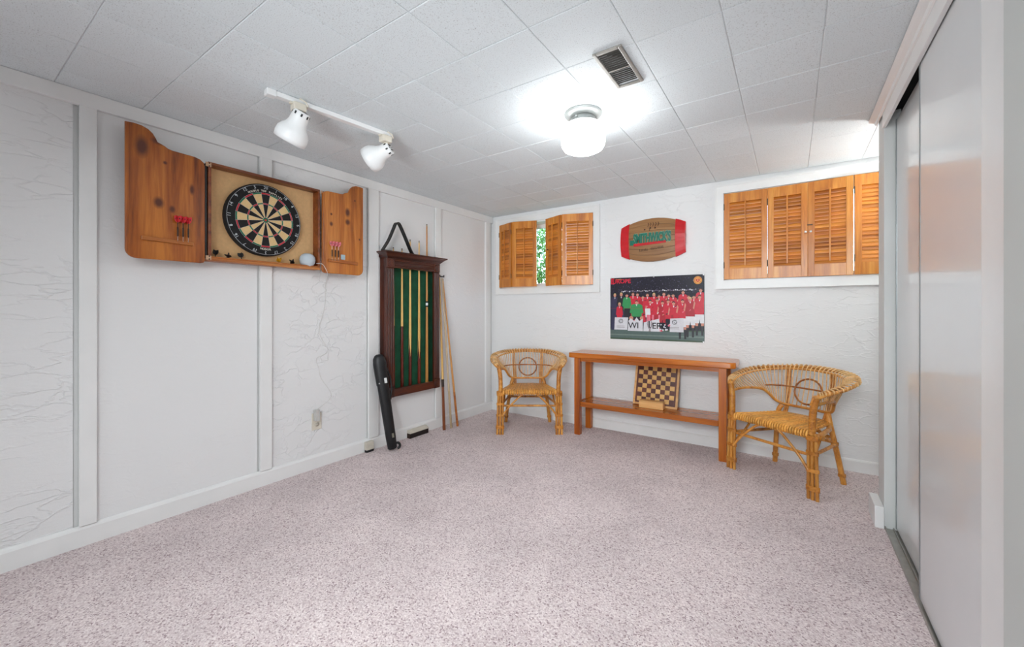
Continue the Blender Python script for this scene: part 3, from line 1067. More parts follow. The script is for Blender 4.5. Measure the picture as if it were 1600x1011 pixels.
# outlet, adapter and cord
ol = thing('wall_outlet', 'cream double wall outlet low on the left wall', 'outlet', (0.0002, -2.080, .332))
MB().box(0, .006, -.036, .036, -.060, .060, bev=.002).build('plate', M_cream, ol)
so = MB()
for z in (-.022,):
    so.lathe([(.016, 0), (.016, .002), (.001, .002)], 20, xf=Matrix.Translation((.006, 0, z)) @ Matrix.Rotation(PI / 2, 4, 'Y'))
so.build('socket', M_beige, ol)
sl_ = MB()
for y in (-.006, .006):
    sl_.box(.008, .0086, y - .001, y + .001, -.020, -.011)
sl_.lathe([(.0025, 0), (.0025, .0006)], 8, xf=Matrix.Translation((.008, 0, -.030)) @ Matrix.Rotation(PI / 2, 4, 'Y'))
sl_.build('slot', M_black, ol)
pa = thing('power_adapter', 'grey plug-in power adapter with thin white cord up to the speaker', 'adapter', (.0065, -2.090, .378))
MB().box(0, .034, -.0155, .0155, -.038, .04, bev=.003).build('plug_body', plain('adapter_grey', (196, 194, 190), .45), pa)
cpts = [(.02, -2.09, .418), (.006, -2.061, .425), (.004, -1.984, .468), (.004, -1.971, .517), (.004, -2.047, .636), (.004, -2.06, .70), (.004, -2.081, .779), (.005, -1.994, .831),
        (.004, -2.061, .968), (.004, -2.019, 1.153), (.004, -2.012, 1.30), (.03, -2.02, 1.368), (.108, -2.06, 1.384), (.116, -2.082, 1.42), (.112, -2.105, 1.448), (.094, -2.135, 1.449)]
MB().tube([(x - .0065, y + 2.09, z - .378) for x, y, z in cr(cpts, 90)], .0017, 6).build('cord', M_cord, pa)

pj = thing('phone_jack', 'small beige jack box on baseboard beside the black cue case', 'jack box', (.0165, -1.660, .0))
MB().box(0, .032, -.034, .034, .018, .082, bev=.003).build('housing', M_beige, pj)
MB().box(0.002, .030, -.032, .032, .0, .018).build('base', M_black, pj)
MB().tube([(.016, .034, .03), (.02, .06, .012), (.014, .10, .003), (.022, .15, .003)], .002, 6).build('cable', M_cord, pj)

# ------------------------------------------------------------------ cue rack
rk = thing('cue_rack', 'dark mahogany wall cue rack with green felt back and carved crown', 'cue rack', (0, -1.232, 1.0))
RO = (0, 1.232, -1.0)
ry0, ry1, rz0, rz1, RD = -1.532, -.930, .405, 1.604, .098


def rpart(mb, name, mats, parent=rk):
    return mb.build(name, mats, parent, RO if parent is rk else (0, 0, 0))


rpart(MB().box(.0005, .014, ry0 + .004, ry1 - .004, rz0 + .005, 1.56), 'felt_back', M_felt)
for (a, b) in ((ry0, ry0 + .014), (ry1 - .014, ry1)):
    rpart(MB().box(.0005, .072, a, b, rz0 + .002, 1.556), 'side_panel', M_mahog)
pw = .074
for (a, b) in ((ry0, ry0 + pw), (ry1 - pw, ry1)):
    p = rpart(MB().box(.072, .090, a, b, .492, 1.474, bev=.002), 'pilaster', M_mahog)
    for k in range(4):
        y = a + pw * (k + .65) / 4.3
        MB().tube([(.090, y, .50), (.090, y, 1.466)], .0062, 8).build('reed', M_mahog, p)
rpart(MB().box(.060, .090, ry0 + pw, ry1 - pw, .405, .470, bev=.003), 'bottom_rail', M_mahog_y)
rpart(MB().box(.0142, .0598, ry0 + .0145, ry1 - .0145, .430, .448), 'butt_shelf', M_mahog_y)
rpart(MB().box(.052, .092, ry0 + pw, ry1 - pw, 1.478, 1.552, bev=.003), 'header', M_mahog_y)
hm = MB()
for z in (1.488, 1.500, 1.528, 1.540):
    hm.tube([(.092, ry0 + pw + .004, z), (.092, ry1 - pw - .004, z)], .004, 6)
rpart(hm, 'header_moulding', M_mahog_y)
for (a, z0_, z1_) in ((ry0, .405, .491), (ry1 - pw, .405, .491), (ry0, 1.475, 1.552), (ry1 - pw, 1.475, 1.552)):
    blk = rpart(MB().box(.0722, .096, a, a + pw, z0_, z1_, bev=.003), 'corner_block', M_mahog)
    cz = (z0_ + z1_) / 2
    xf = Matrix.Translation((.096, a + pw / 2, cz)) @ Matrix.Rotation(PI / 2, 4, 'Y')
    MB().lathe([(.030, 0), (.030, .003), (.026, .005), (.021, .002), (.017, .004), (.010, .005), (.004, .003), (.001, .003)], 24, xf=xf, cap0=False).build('rosette', M_mahog, blk)
# crown: stepped profile swept round front and both returns
cp = [(0, 1.552), (.004, 1.560), (.012, 1.566), (.022, 1.578), (.040, 1.592), (.050, 1.596), (.050, 1.606), (0, 1.606)]
cm = MB()
vs, fs = [], []
nP = len(cp)
for (o_, z) in cp:
    vs += [(.0005, ry0 - o_, z), (.096 + o_, ry0 - o_, z), (.096 + o_, ry1 + o_, z), (.0005, ry1 + o_, z)]
for i in range(nP - 1):
    for k in range(3):
        fs.append((4 * i + k, 4 * i + k + 1, 4 * i + 4 + k + 1, 4 * i + 4 + k))
    fs.append((4 * i + 3, 4 * i, 4 * i + 4, 4 * i + 7))
fs += [(3, 2, 1, 0)]
cm.add(vs, fs)
rpart(cm, 'crown', M_mahog_y)
b_ = 4 * (nP - 1)


# cues standing in the rack
def make_cue(label, loc, length, join, shaftm, buttm, prong=False, ring=None, rb=.0145, rt=.0058, rot=(0, 0, 0), group=None, tip=True, name='pool_cue'):
    t = thing(name, label, 'cue', loc, rot, group)
    rj = rb + (rt - rb) * (join / length)
    MB().tube([(0, 0, 0), (0, 0, .006), (0, 0, join)], [rb * .8, rb, rj], 12).build('butt', buttm, t)
    if prong:
        pr = MB()
        for k in range(4):
            a = k * PI / 2 + .3
            q = [(rj * 1.02 * math.cos(a - .75), rj * 1.02 * math.sin(a - .75), join), (rj * 1.16 * math.cos(a), rj * 1.16 * math.sin(a), join),
                 (rj * 1.02 * math.cos(a + .75), rj * 1.02 * math.sin(a + .75), join), (rj * .95 * math.cos(a), rj * .95 * math.sin(a), join + .19)]
            pr.add(q, [(0, 1, 3), (1, 2, 3), (0, 2, 1), (0, 3, 2)])
        pr.build('splice', buttm, t)
    MB().tube([(0, 0, join), (0, 0, length - .022)], [rj, rt], 12).build('shaft', shaftm, t)
    if tip:
        f_ = MB().tube([(0, 0, length - .022), (0, 0, length - .008)], rt, 10, 0).tube([(0, 0, length - .008), (0, 0, length - .002), (0, 0, length)], [rt, rt * .95, rt * .6], 10, 1)
        f_.build('tip', [M_ash, M_grip_dark], t)
    if ring:
        for (a, b, mm) in ring:
            rr = rb + (rt - rb) * (a / length) + .0012
            MB().tube([(0, 0, a), (0, 0, b)], rr, 12).build('joint_ring', mm, t)
    return t


zc = .449
xq = .040
make_cue('pool cue in the rack nearest its left side, dark butt', (xq, -1.427, zc), 1.655 - zc, .994 - zc, M_maple, M_butt_red)
make_cue('second pool cue from the left in the rack, straight dark red butt', (xq, -1.334, zc), 1.656 - zc, .986 - zc, M_maple, M_butt_red)
make_cue('middle pool cue of the rack with a pointed spliced butt', (xq, -1.243, zc), 1.746 - zc, .72 - zc, M_maple, M_butt_red, prong=True)
make_cue('fourth pool cue from the left in the rack with spliced butt', (xq, -1.138, zc), 1.750 - zc, .69 - zc, M_maple, M_butt_red, prong=True)
make_cue('tallest pool cue, at the right of the rack, with black and white joint', (xq, -1.043, zc), 1.916 - zc, 1.155 - zc, M_maple2, M_maple2,
         ring=[(1.155 - zc, 1.168 - zc, M_black), (1.168 - zc, 1.192 - zc, M_white), (1.192 - zc, 1.208 - zc, M_black)])


def lean(p0, p1):
    d = Vector(p1) - Vector(p0)
    q = Vector((0, 0, 1)).rotation_difference(d.normalized())
    return q.to_euler(), d.length


e, L = lean((.134, -.914, .006), (.0235, -.862, 1.46))
make_cue('leaning cue with brown butt and pale shaft, nearest to the rack', (.134, -.914, .006), L, .44, M_maple, M_butt_brown, ring=[(.40, .47, M_grip_dark)], rot=e)
e, L = lean((.146, -.831, .006), (.030, -.835, 1.452))
br = make_cue('bridge stick with metal rest leaning between two other sticks', (.146, -.831, .006), L, .35, M_ash, M_ash, rb=.0115, rt=.007, rot=e, tip=False, name='bridge_stick')
MB().box(-.004, .004, -.030, .030, L - .010, L + .002, bev=.002).box(-.004, .004, -.030, -.024, L - .002, L + .012).box(-.004, .004, .024, .030, L - .002, L + .012).build('rest_head', M_grip_dark, br)
e, L = lean((.153, -.749, .006), (.0125, -.806, 1.43))
make_cue('rightmost leaning stick, plain tan with darker foot', (.153, -.749, .006), L, .33, M_maple2, M_lath, rb=.0115, rt=.006, rot=e)

# billiard triangle standing on the crown
tr_ = MB()
TX0 = .086
tp = cr([(.004, -1.574, 0), (.0, -1.513, .09), (0, -1.464, .19), (.0, -1.440, .238), (0, -1.416, .244), (0, -1.396, .226), (0, -1.349, .15), (0, -1.283, .035), (0, -1.255, .0)], 40)
ws, wd = .022, .0045
vs, fs = [], []
n = len(tp)
for i, p_ in enumerate(tp):
    a, b = tp[max(i - 1, 0)], tp[min(i + 1, n - 1)]
    d = (b - a).normalized()
    nn = Vector((0, -d.z, d.y))
    for (x, s) in ((-ws, -1), (ws, -1), (ws, 1), (-ws, 1)):
        vs.append((TX0 + x * .8, p_.y + nn.y * wd * s, 1.6105 + p_.z + nn.z * wd * s))
for i in range(n - 1):
    for k in range(4):
        k2 = (k + 1) % 4
        fs.append((4 * i + k, 4 * i + k2, 4 * i + 4 + k2, 4 * i + 4 + k))
fs += [(0, 1, 2, 3), (4 * n - 1, 4 * n - 2, 4 * n - 3, 4 * n - 4)]
tr_.add(vs, fs)
tr_.box(.068, .104, -1.574, -1.255, 1.6065, 1.6145)
tag(tr_.build('billiard_triangle', M_black), 'black billiard ball triangle standing on top of the cue rack', 'ball rack')

# cue case leaning against the rack
cc = thing('cue_case', 'black vinyl cue case leaning against left edge of cue rack', 'cue case', (.17, -1.540, .004))
d = Vector((.082, -1.612, .775)) - Vector((.17, -1.540, .004))
q = Vector((0, 0, 1)).rotation_difference(d.normalized()).to_matrix().to_4x4()


def oval(a, b, n=16):
    return [(a * math.cos(2 * PI * k / n), b * math.sin(2 * PI * k / n)) for k in range(n)]


def loft(mb, secs, xf, mi=0):
    vs, fs = [], []
    n = len(secs[0][1])
    for (z, o_) in secs:
        vs += [xf @ Vector((u, v, z)) for u, v in o_]
    for i in range(len(secs) - 1):
        for k in range(n):
            k2 = (k + 1) % n
            fs.append((i * n + k, i * n + k2, (i + 1) * n + k2, (i + 1) * n + k))
    mb.add(vs, fs, mi, True)
    mb.add(vs[:n][::-1], [tuple(range(n))], mi)
    mb.add(vs[-n:], [tuple(range(n))], mi)
    return mb


cx = q @ Matrix.Rotation(math.radians(-28), 4, 'Z')
loft(MB(), [(.012, oval(.026, .030)), (.02, oval(.030, .037)), (.10, oval(.031, .040)), (.52, oval(.034, .045)), (.60, oval(.034, .046))], cx).build('body', M_blackcloth, cc)
loft(MB(), [(.53, oval(.037, .049)), (.60, oval(.038, .051)), (.70, oval(.037, .052)), (.745, oval(.034, .046)), (.768, oval(.026, .032)), (.776, oval(.012, .016))], cx).build('flap', M_blackcloth, cc)
MB().box(.037, .0395, .010, .030, .545, .585, xf=cx).build('label', plain('white_label', (226, 226, 224), .5), cc)
MB().lathe([(.006, 0), (.006, .003), (.001, .004)], 10, xf=cx @ Matrix.Translation((.034, -.03, .55)) @ Matrix.Rotation(PI / 2, 4, 'Y')).build('snap', M_steel, cc)
MB().tube([(cx @ Vector((.005, .040 + .020 * math.sin(t), .028 + .022 * math.cos(t)))) for t in [k * PI / 8 - .3 for k in range(10)]], .010, 8).build('loop', M_blackcloth, cc)
MB().tube([(cx @ Vector(t)) for t in ((-.03, .042, .70), (-.02, .068, .58), (-.012, .066, .48), (-.01, .044, .40))], .006, 6).build('strap', M_blackcloth, cc)
MB().box(.030, .0325, .006, .022, .105, .14, xf=cx).build('tag', plain('grey_tag', (120, 116, 100), .6), cc)

# floor register at the baseboard
fv = thing('baseboard_vent', 'beige sloped baseboard register with dark opening under the cue rack', 'vent', (.0165, -1.150, .0))
MB().prism([(0, .042), (.045, .042), (.046, .047), (.018, .070), (0, .070)], -.108, .108, 'y').build('hood', M_beige, fv)
MB().box(0, .040, -.104, .104, .0, .0415).build('opening', M_black, fv)
for k in range(3):
    MB().box(.041, .043, -.100, .100, .006 + k * .013, .009 + k * .013).build('slat', M_grip_dark, fv)
for y in (-.108, .104):
    MB().box(0, .043, y, y + .004, 0, .0415).build('end_plate', M_grip_dark, fv)

# ------------------------------------------------------------------ barrel sign
bs = thing('barrel_sign', 'wooden half barrel pub sign with red bands and green lettering', 'sign', (1.793, -.003, 1.748))


def hh(x):
    return .1925 * (1 - .35 * (x / .278) ** 2)


def surf(x, s, extra=0.0):
    z = hh(x) * s
    y = -(.016 + .026 * (1 - s * s)) - extra
    return (x, y, z)


def patch(x0, x1, s0, s1, extra, nx=10, ns=4, back=0.0):
    vs, fs = [], []
    for i in range(nx + 1):
        x = x0 + (x1 - x0) * i / nx
        for j in range(ns + 1):
            s = s0 + (s1 - s0) * j / ns
            vs.append(surf(x, s, extra))
        for j in range(ns + 1):
            s = s0 + (s1 - s0) * j / ns
            vs.append((x, back, hh(x) * s))
    w = 2 * (ns + 1)
    for i in range(nx):
        for k in range(w):
            ring = [*range(ns + 1), *range(w - 1, ns, -1)]
            a, b = ring[k], ring[(k + 1) % w]
            fs.append((i * w + a, i * w + b, (i + 1) * w + b, (i + 1) * w + a))
    ring = [*range(ns + 1), *range(w - 1, ns, -1)]
    fs.append(tuple(ring))
    fs.append(tuple(nx * w + k for k in ring[::-1]))
    return MB().add(vs, fs)


nst = 7
for k in range(nst):
    s0, s1 = -1 + 2 * k / nst, -1 + 2 * (k + 1) / nst
    patch(-.264, .264, s0 + .006, s1 - .006, random.uniform(0, .0025)).build('stave', M_stave, bs)
patch(-.278, -.202, -1.03, 1.03, .006, 6, 10).build('band', M_red, bs)
patch(.198, .278, -1.03, 1.03, .006, 6, 10).build('band', M_red, bs)
rt_ = (PI / 2, 0, 0)
yl = -.047
M_lgreen = plain('pale_green_edge', (150, 196, 170), .35)
text_obj('lettering', "SMITHWICK'S", .112, M_lgreen, bs, (.003, yl + .0036, .012), rt_, .001, .47, bold=.0085)
text_obj('lettering', "SMITHWICK'S", .112, M_green, bs, (.003, yl, .012), rt_, .003, .47, bold=.0055)
MB().box(-.19, -.150, yl - .002, yl + .003, -.04, .005, bev=.002).build('flourish', M_green, bs)
MB().prism([(-.155, -.052), (-.155, -.028), (.125, -.018), (.125, -.038)], yl - .003, yl + .003, 'y').build('underline', M_red, bs)
M_burn = plain('burnt_mark', (62, 34, 20), .7)
bm_ = MB()
x = -.105
while x < .10:
    w = random.uniform(.006, .011)
    h_ = random.uniform(.014, .026)
    z = -.079 + .018 * (x / .2)
    if not (-.032 < x < -.012):
        bm_.box(x, x + .003, -.0425, -.0385, z - h_ / 2, z + h_ / 2).box(x, x + w * .8, -.0425, -.0385, z - h_ / 2, z - h_ / 2 + .004)
    x += w + .003
for (x, z) in ((-.06, .092), (-.012, .102), (.03, .1)):
    bm_.ball((x, -.036, z), .008, .004, .008)
bm_.box(-.02, -.015, -.040, -.034, .075, .1)
bm_.build('burnt_marks', M_burn, bs)
cg = MB()
for k, x in enumerate((-.035, -.015, .008, .03, .052)):
    cg.tube([(x, -.034, .115), (x + .008, -.031, .135), (x + .002, -.028, .15)], .0035, 5)
cg.build('carved_mark', plain('carved_wood', (98, 60, 34), .6), bs)

# ------------------------------------------------------------------ poster
po = thing('poster', 'football team poster in red shirts on back wall above the console table', 'poster', (1.402, -.004, .856))
PW, PH = .812, .569
M_paper = plain('poster_paper', (30, 27, 44), .22, var=.1, vscale=4, coat=.4)
sheet = MB()
nn = 2
vs, fs = [], []
for i in range(nn + 1):
    for j in range(nn + 1):
        x, z = PW * i / nn, PH * j / nn
        bulge = 0.0
        for yy in (0, .0006):
            vs.append((x, bulge + yy, z))
ww = 2 * (nn + 1)
for i in range(nn):
    for j in range(nn):
        a = i * ww + 2 * j
        fs += [(a, a + ww, a + ww + 2, a + 2), (a + 1, a + 3, a + ww + 3, a + ww + 1)]
sheet.add(vs, fs, 0, True)
sheet.build('sheet', M_paper, po)
PC = {}
for nme, c in dict(red=(204, 30, 56), red2=(176, 22, 44), white=(226, 226, 230), skin=(206, 140, 120), dark=(26, 24, 34), suit=(48, 46, 76), hair=(78, 48, 36), green=(48, 146, 84), dgreen=(60, 84, 60),
                   grass=(84, 104, 100), grass2=(112, 130, 124), crowd=(58, 52, 76), crowd2=(96, 84, 108), silver=(150, 140, 146), gold=(224, 160, 60), pink=(226, 120, 140), board=(216, 216, 222), ink=(40, 40, 46), blond=(206, 176, 120)).items():
    PC[nme] = plain('print_' + nme, c, .3, var=.06, vscale=40, coat=.35)
keys = list(PC)
pr = MB()
lay = [0]


def bulge(x, z):
    return 0.0


def poly(pts, key):
    """pts in print units: u to the right 0-1, v downwards 0-1; a thin flat print layer"""
    lay[0] += 1
    dy = -.0002 - lay[0] * 3.2e-6
    q = []
    for u, v in pts:
        u, v = min(max(u, .003), .997), min(max(v, .004), .997)
        x, z = u * PW, (1 - v) * PH
        q.append((x, bulge(x, z) + dy, z))
    pr.add(q, [tuple(range(len(q)))], keys.index(key))


def rect(u0, u1, v0, v1, key):
    n = max(1, int((u1 - u0) / .08))
    for i in range(n):
        a, b = u0 + (u1 - u0) * i / n, u0 + (u1 - u0) * (i + 1) / n
        poly([(a, v1), (b, v1), (b, v0), (a, v0)], key)


def disc(u, v, r, key, sq=1.0, n=10):
    poly([(u + r * math.cos(2 * PI * k / n), v - r * sq * PW / PH * math.sin(2 * PI * k / n)) for k in range(n)], key)


rng = random.Random(3)
for k in range(260):
    disc(rng.uniform(.01, .99), rng.uniform(.02, .27), rng.uniform(.002, .005), rng.choice(['crowd', 'crowd', 'crowd2', 'suit']), 1, 6)
for k in range(12):
    rect(.004, .996, .205 + .0, .205 + .001, 'dark') if k == 0 else None
for k in range(44):
    u = .13 + .8 * k / 44
    rect(u, u + .012, .213 + .006 * math.sin(k * 1.7), .232 + .006 * math.sin(k * 1.7), rng.choice(['board', 'silver', 'crowd2']))
for k in range(8):
    v0 = .83 + .17 * k / 8
    rect(0.002, .998, v0, min(v0 + .17 / 8, .998), ['dgreen', 'grass', 'grass', 'grass', 'grass2', 'grass', 'grass', 'dgreen'][k])


def player(u, v, w, top, short='white', hair='hair', h=.34, lower=True, arms=0):
    """standing figure: v is the crown of the head"""
    hr = .0165
    poly([(u - w * .5, v + .085), (u - w * .3, v + .065), (u + w * .3, v + .065), (u + w * .5, v + .085), (u + w * .46, v + .26), (u + w * .34, v + .30), (u - w * .34, v + .30), (u - w * .46, v + .26)], top)
    poly([(u - w * .5, v + .085), (u - w * .62, v + .20), (u - w * .5, v + .215), (u - w * .38, v + .12)], top if arms else 'skin')
    poly([(u + w * .5, v + .085), (u + w * .38, v + .12), (u + w * .5, v + .215), (u + w * .62, v + .20)], top if arms else 'skin')
    poly([(u - w * .08, v + .068), (u + w * .08, v + .068), (u, v + .10)], 'white')
    disc(u, v + .036, hr, 'skin', 1.15)
    poly([(u - hr, v + .03), (u - hr * .7, v + .006), (u, v), (u + hr * .7, v + .006), (u + hr, v + .03), (u, v + .018)], hair)
    if lower:
        poly([(u - w * .42, v + .29), (u + w * .42, v + .29), (u + w * .46, v + .42), (u + w * .05, v + .42), (u, v + .36), (u - w * .05, v + .42), (u - w * .46, v + .42)], short)
        for s in (-1, 1):
            poly([(u + s * w * .12, v + .42), (u + s * w * .40, v + .42), (u + s * w * .36, v + .47), (u + s * w * .14, v + .47)], 'skin')
            poly([(u + s * w * .12, v + .46), (u + s * w * .38, v + .46), (u + s * w * .34, v + .60), (u + s * w * .16, v + .60)], 'dark')


# a dense mass of red shirts first, then the back row and the front rows
for k in range(70):
    u, v = rng.uniform(.22, .99), rng.uniform(.34, .62)
    w_ = rng.uniform(.018, .034)
    poly([(u - w_, v), (u, v - .05), (u + w_, v), (u + w_ * .9, v + .12), (u - w_ * .9, v + .12)], rng.choice(['red', 'red2', 'red', 'red2', 'dark']))
for (u, v, t, hr_) in ((.265, .235, 'red', 'hair'), (.315, .245, 'red', 'hair'), (.375, .29, 'red2', 'dark'), (.425, .255, 'red', 'hair'), (.495, .255, 'red', 'blond'), (.55, .28, 'red2', 'hair'), (.60, .245, 'red', 'hair'),
                       (.65, .27, 'red2', 'dark'), (.695, .27, 'red', 'dark'), (.75, .34, 'red2', 'dark'), (.795, .225, 'red', 'hair'), (.85, .30, 'red2', 'hair'), (.90, .30, 'red', 'dark'), (.965, .20, 'red', 'hair')):
    player(u, v, .088, t, hair=hr_, arms=1, lower=False)
for (u, v, t) in ((.055, .25, 'suit'), (.13, .24, 'dark')):
    rect(u - .042, u + .042, v + .20, v + .60, 'suit')
    player(u, v, .09, t, 'suit', 'blond', arms=1, lower=False)
for (u, v, t, hr_, a_) in ((.455, .36, 'red', 'dark', 0), (.53, .34, 'red', 'hair', 1), (.585, .38, 'red2', 'hair', 0), (.645, .36, 'red', 'hair', 1), (.70, .39, 'red', 'dark', 0)):
    player(u, v, .095, t, hair=hr_, arms=a_, lower=False)
for (u, v, t, hr_) in ((.79, .36, 'red', 'dark'), (.865, .33, 'red2', 'blond'), (.955, .30, 'red', 'hair')):
    player(u, v, .105, t, hair=hr_)
poly([(.40, .50), (.455, .50), (.46, .64), (.405, .64)], 'white')
for k in range(40):
    u, v = rng.uniform(.24, .99), rng.uniform(.33, .60)
    poly([(u, v), (u + .016, v - .012), (u + .022, v - .004), (u + .005, v + .012)], rng.choice(['red2', 'white', 'pink', 'red2', 'skin', 'dark']))
player(.11, .40, .066, 'red', 'red', 'blond', lower=False, arms=1)
player(.195, .255, .085, 'green', 'dgreen', 'dark', arms=1, lower=False)
poly([(.165, .50), (.235, .50), (.24, .64), (.16, .64)], 'dark')
player(.305, .365, .125, 'green', 'dark', 'hair', arms=1, lower=False)
poly([(.245, .63), (.365, .63), (.38, .67), (.35, .70), (.305, .66), (.26, .70), (.23, .67)], 'dark')
for u in (.245, .365):
    disc(u, .655, .024, 'skin', 1.0)
for k in range(14):
    u = rng.uniform(.38, .70)
    poly([(u, .60), (u + .02, .60), (u + .026, .72), (u - .004, .72)], rng.choice(['red', 'red2', 'pink']))
# boards
poly([(.055, .645), (.21, .645), (.20, .845), (.048, .845)], 'board')
poly([(.215, .70), (.24, .655), (.28, .70), (.305, .64), (.335, .70), (.375, .66), (.375, .86), (.205, .86)], 'board')
poly([(.385, .72), (.55, .66), (.565, .86), (.38, .86)], 'board')
poly([(.665, .655), (.80, .645), (.80, .86), (.66, .86)], 'board')
for (u, v) in ((.125, .705), (.71, .71)):
    disc(u, v, .026, 'ink', 1, 14)
    disc(u, v, .0225, 'board', 1, 14)
    for k in range(7):
        a = k * 2 * PI / 7
        disc(u + .018 * math.cos(a), v + .018 * PW / PH * math.sin(a), .0052, 'ink', 1, 5)
    disc(u, v, .006, 'ink', 1, 5)
    for k in range(2):
        rect(u - .05, u + .045, v + .075 + k * .022, v + .081 + k * .022, 'silver')
# trophy
poly([(.435, .69), (.465, .69), (.475, .78), (.458, .83), (.462, .86), (.438, .86), (.442, .83), (.425, .78)], 'silver')
poly([(.428, .70), (.418, .74), (.43, .79), (.436, .78), (.426, .74), (.434, .705)], 'silver')
poly([(.472, .70), (.482, .74), (.47, .79), (.464, .78), (.474, .74), (.466, .705)], 'silver')
rect(.44, .46, .70, .80, 'dark')
rect(.452, .462, .70, .79, 'board')
for k in range(18):
    disc(rng.uniform(.55, .66), rng.uniform(.74, .86), rng.uniform(.006, .012), rng.choice(['pink', 'board', 'red', 'board']), 1, 6)
# crest: gold ring and red shield
disc(.938, .085, .041, 'gold', 1, 20)
disc(.938, .085, .034, 'red', 1, 20)
disc(.938, .085, .030, 'gold', 1, 20)
poly([(.920, .065), (.956, .065), (.956, .095), (.938, .115), (.920, .095)], 'red')
disc(.938, .084, .008, 'gold', 1, 8)
rect(.062, .13, .020, .030, 'gold')
rect(.0, .998, .4985, .5005, 'red2')
pp_ = pr.build('printed_picture', [PC[k] for k in keys], po)
pp_['kind'] = 'stuff'
def ptext(s, u, v, size, key, sx=1.0, bold=.001):
    x, z = u * PW, (1 - v) * PH
    text_obj('lettering', s, size, PC[key], po, (x, bulge(x, z) - .0036, z), (PI / 2, 0, 0), .0001, sx, bold=bold)
ptext('E', .028, .060, .072, 'red', .95, .002)
ptext('UROPE', .134, .062, .054, 'red', 1.02, .0016)
ptext('WI', .272, .775, .075, 'ink', 1.0)
ptext('ER', .525, .775, .075, 'ink', 1.0)
for (x, z) in ((.004, .565), (.806, .565), (.806, .005), (.4, .565)):
    MB().box(-.006, .006, -.0015, 0, -.005, .005).build('pin', M_steel, po, (x if x > .1 else .008, -.0005, z))

# ------------------------------------------------------------------ console table
ct = thing('console_table', 'honey brown wooden console table with a lower shelf under the poster', 'table', (1.798, -.175, 0))
ox, oy = -1.798, .175


def rounded(x0, x1, y0, y1, r, n=5):
    out = []
    for (cx_, cy_, a0) in ((x1 - r, y1 - r, 0), (x0 + r, y1 - r, PI / 2), (x0 + r, y0 + r, PI), (x1 - r, y0 + r, 3 * PI / 2)):
        for k in range(n + 1):
            a = a0 + PI / 2 * k / n
            out.append((cx_ + r * math.cos(a), cy_ + r * math.sin(a)))
    return out


def soft_slab(name, outline, z0, z1, mt, parent, bev=.006):
    me = MB().prism(outline, z0, z1, 'z').mesh(name, mt)
    bm = bmesh.new()
    bm.from_mesh(me)
    bmesh.ops.remove_doubles(bm, verts=bm.verts[:], dist=1e-6)
    ed = [e_ for e_ in bm.edges if abs(e_.verts[0].co.z - e_.verts[1].co.z) < 1e-6]
    bmesh.ops.bevel(bm, geom=ed, offset=bev, segments=3, affect='EDGES', profile=.5)
    bm.to_mesh(me)
    bm.free()
    return link(name, me, parent)


soft_slab('tabletop', [(x + ox, y + oy) for x, y in rounded(1.122, 2.474, -.338, -.018, .035)], .694, .740, M_console, ct, .008)
for (x, y) in ((1.209, -.302), (2.388, -.302), (1.209, -.058), (2.388, -.058)):
    MB().box(x - .027 + ox, x + .027 + ox, y - .025 + oy, y + .025 + oy, 0, .694, bev=.004).build('leg', M_console_z, ct)
soft_slab('shelf', [(x + ox, y + oy) for x, y in rounded(1.2365, 2.3605, -.318, -.042, .004, 1)], .256, .300, M_console, ct, .003)
for y in (-.302, -.058):
    MB().box(1.2365 + ox, 2.3605 + ox, y - .010 + oy, y + .010 + oy, .664, .6935).build('apron', M_console, ct)
for x in (1.209, 2.388):
    MB().box(x - .010 + ox, x + .010 + ox, -.2765 + oy, -.0835 + oy, .262, .296).build('side_rail', M_console, ct)

# chessboard leaning on the wall, on the shelf
cbt = math.radians(-13)
cb = thing('chessboard', 'wooden chessboard leaning upright on the console shelf', 'chessboard', (1.842, -.135, .3015), (cbt, math.radians(1.2), 0))
cs = .186
MB().box(-cs + .016, cs - .016, .002, .016, .016, 2 * cs - .016).build('panel', M_chess_d, cb)
for (x0, x1, z0, z1) in ((-cs, -cs + .018, 0, 2 * cs), (cs - .018, cs, 0, 2 * cs), (-cs + .018, cs - .018, 0, .018), (-cs + .018, cs - .018, 2 * cs - .018, 2 * cs)):
    MB().box(x0, x1, -.004, .018, z0, z1, bev=.002).build('frame_rail', M_chess_f, cb)
q = (2 * cs - .036 - .028) / 8
sqm = [MB().box(.0004, q - .0004, .0, .003, .0004, q - .0004).mesh('square', mm) for mm in (M_chess_d, M_chess_l)]
for i in range(8):
    for j in range(8):
        link('square', sqm[(i + j + 1) % 2], cb, (-4 * q + i * q, 0, .032 + j * q))
bx = thing('chess_box', 'small pale wooden sliding-lid box in front of the chessboard', 'box', (1.838, -.205, .3005))
MB().box(-.099, .099, -.026, .034, 0, .052, bev=.002).build('body', M_boxw, bx)
MB().box(-.099, .099, -.026, .034, .0525, .062, bev=.002).build('lid', M_boxw, bx)


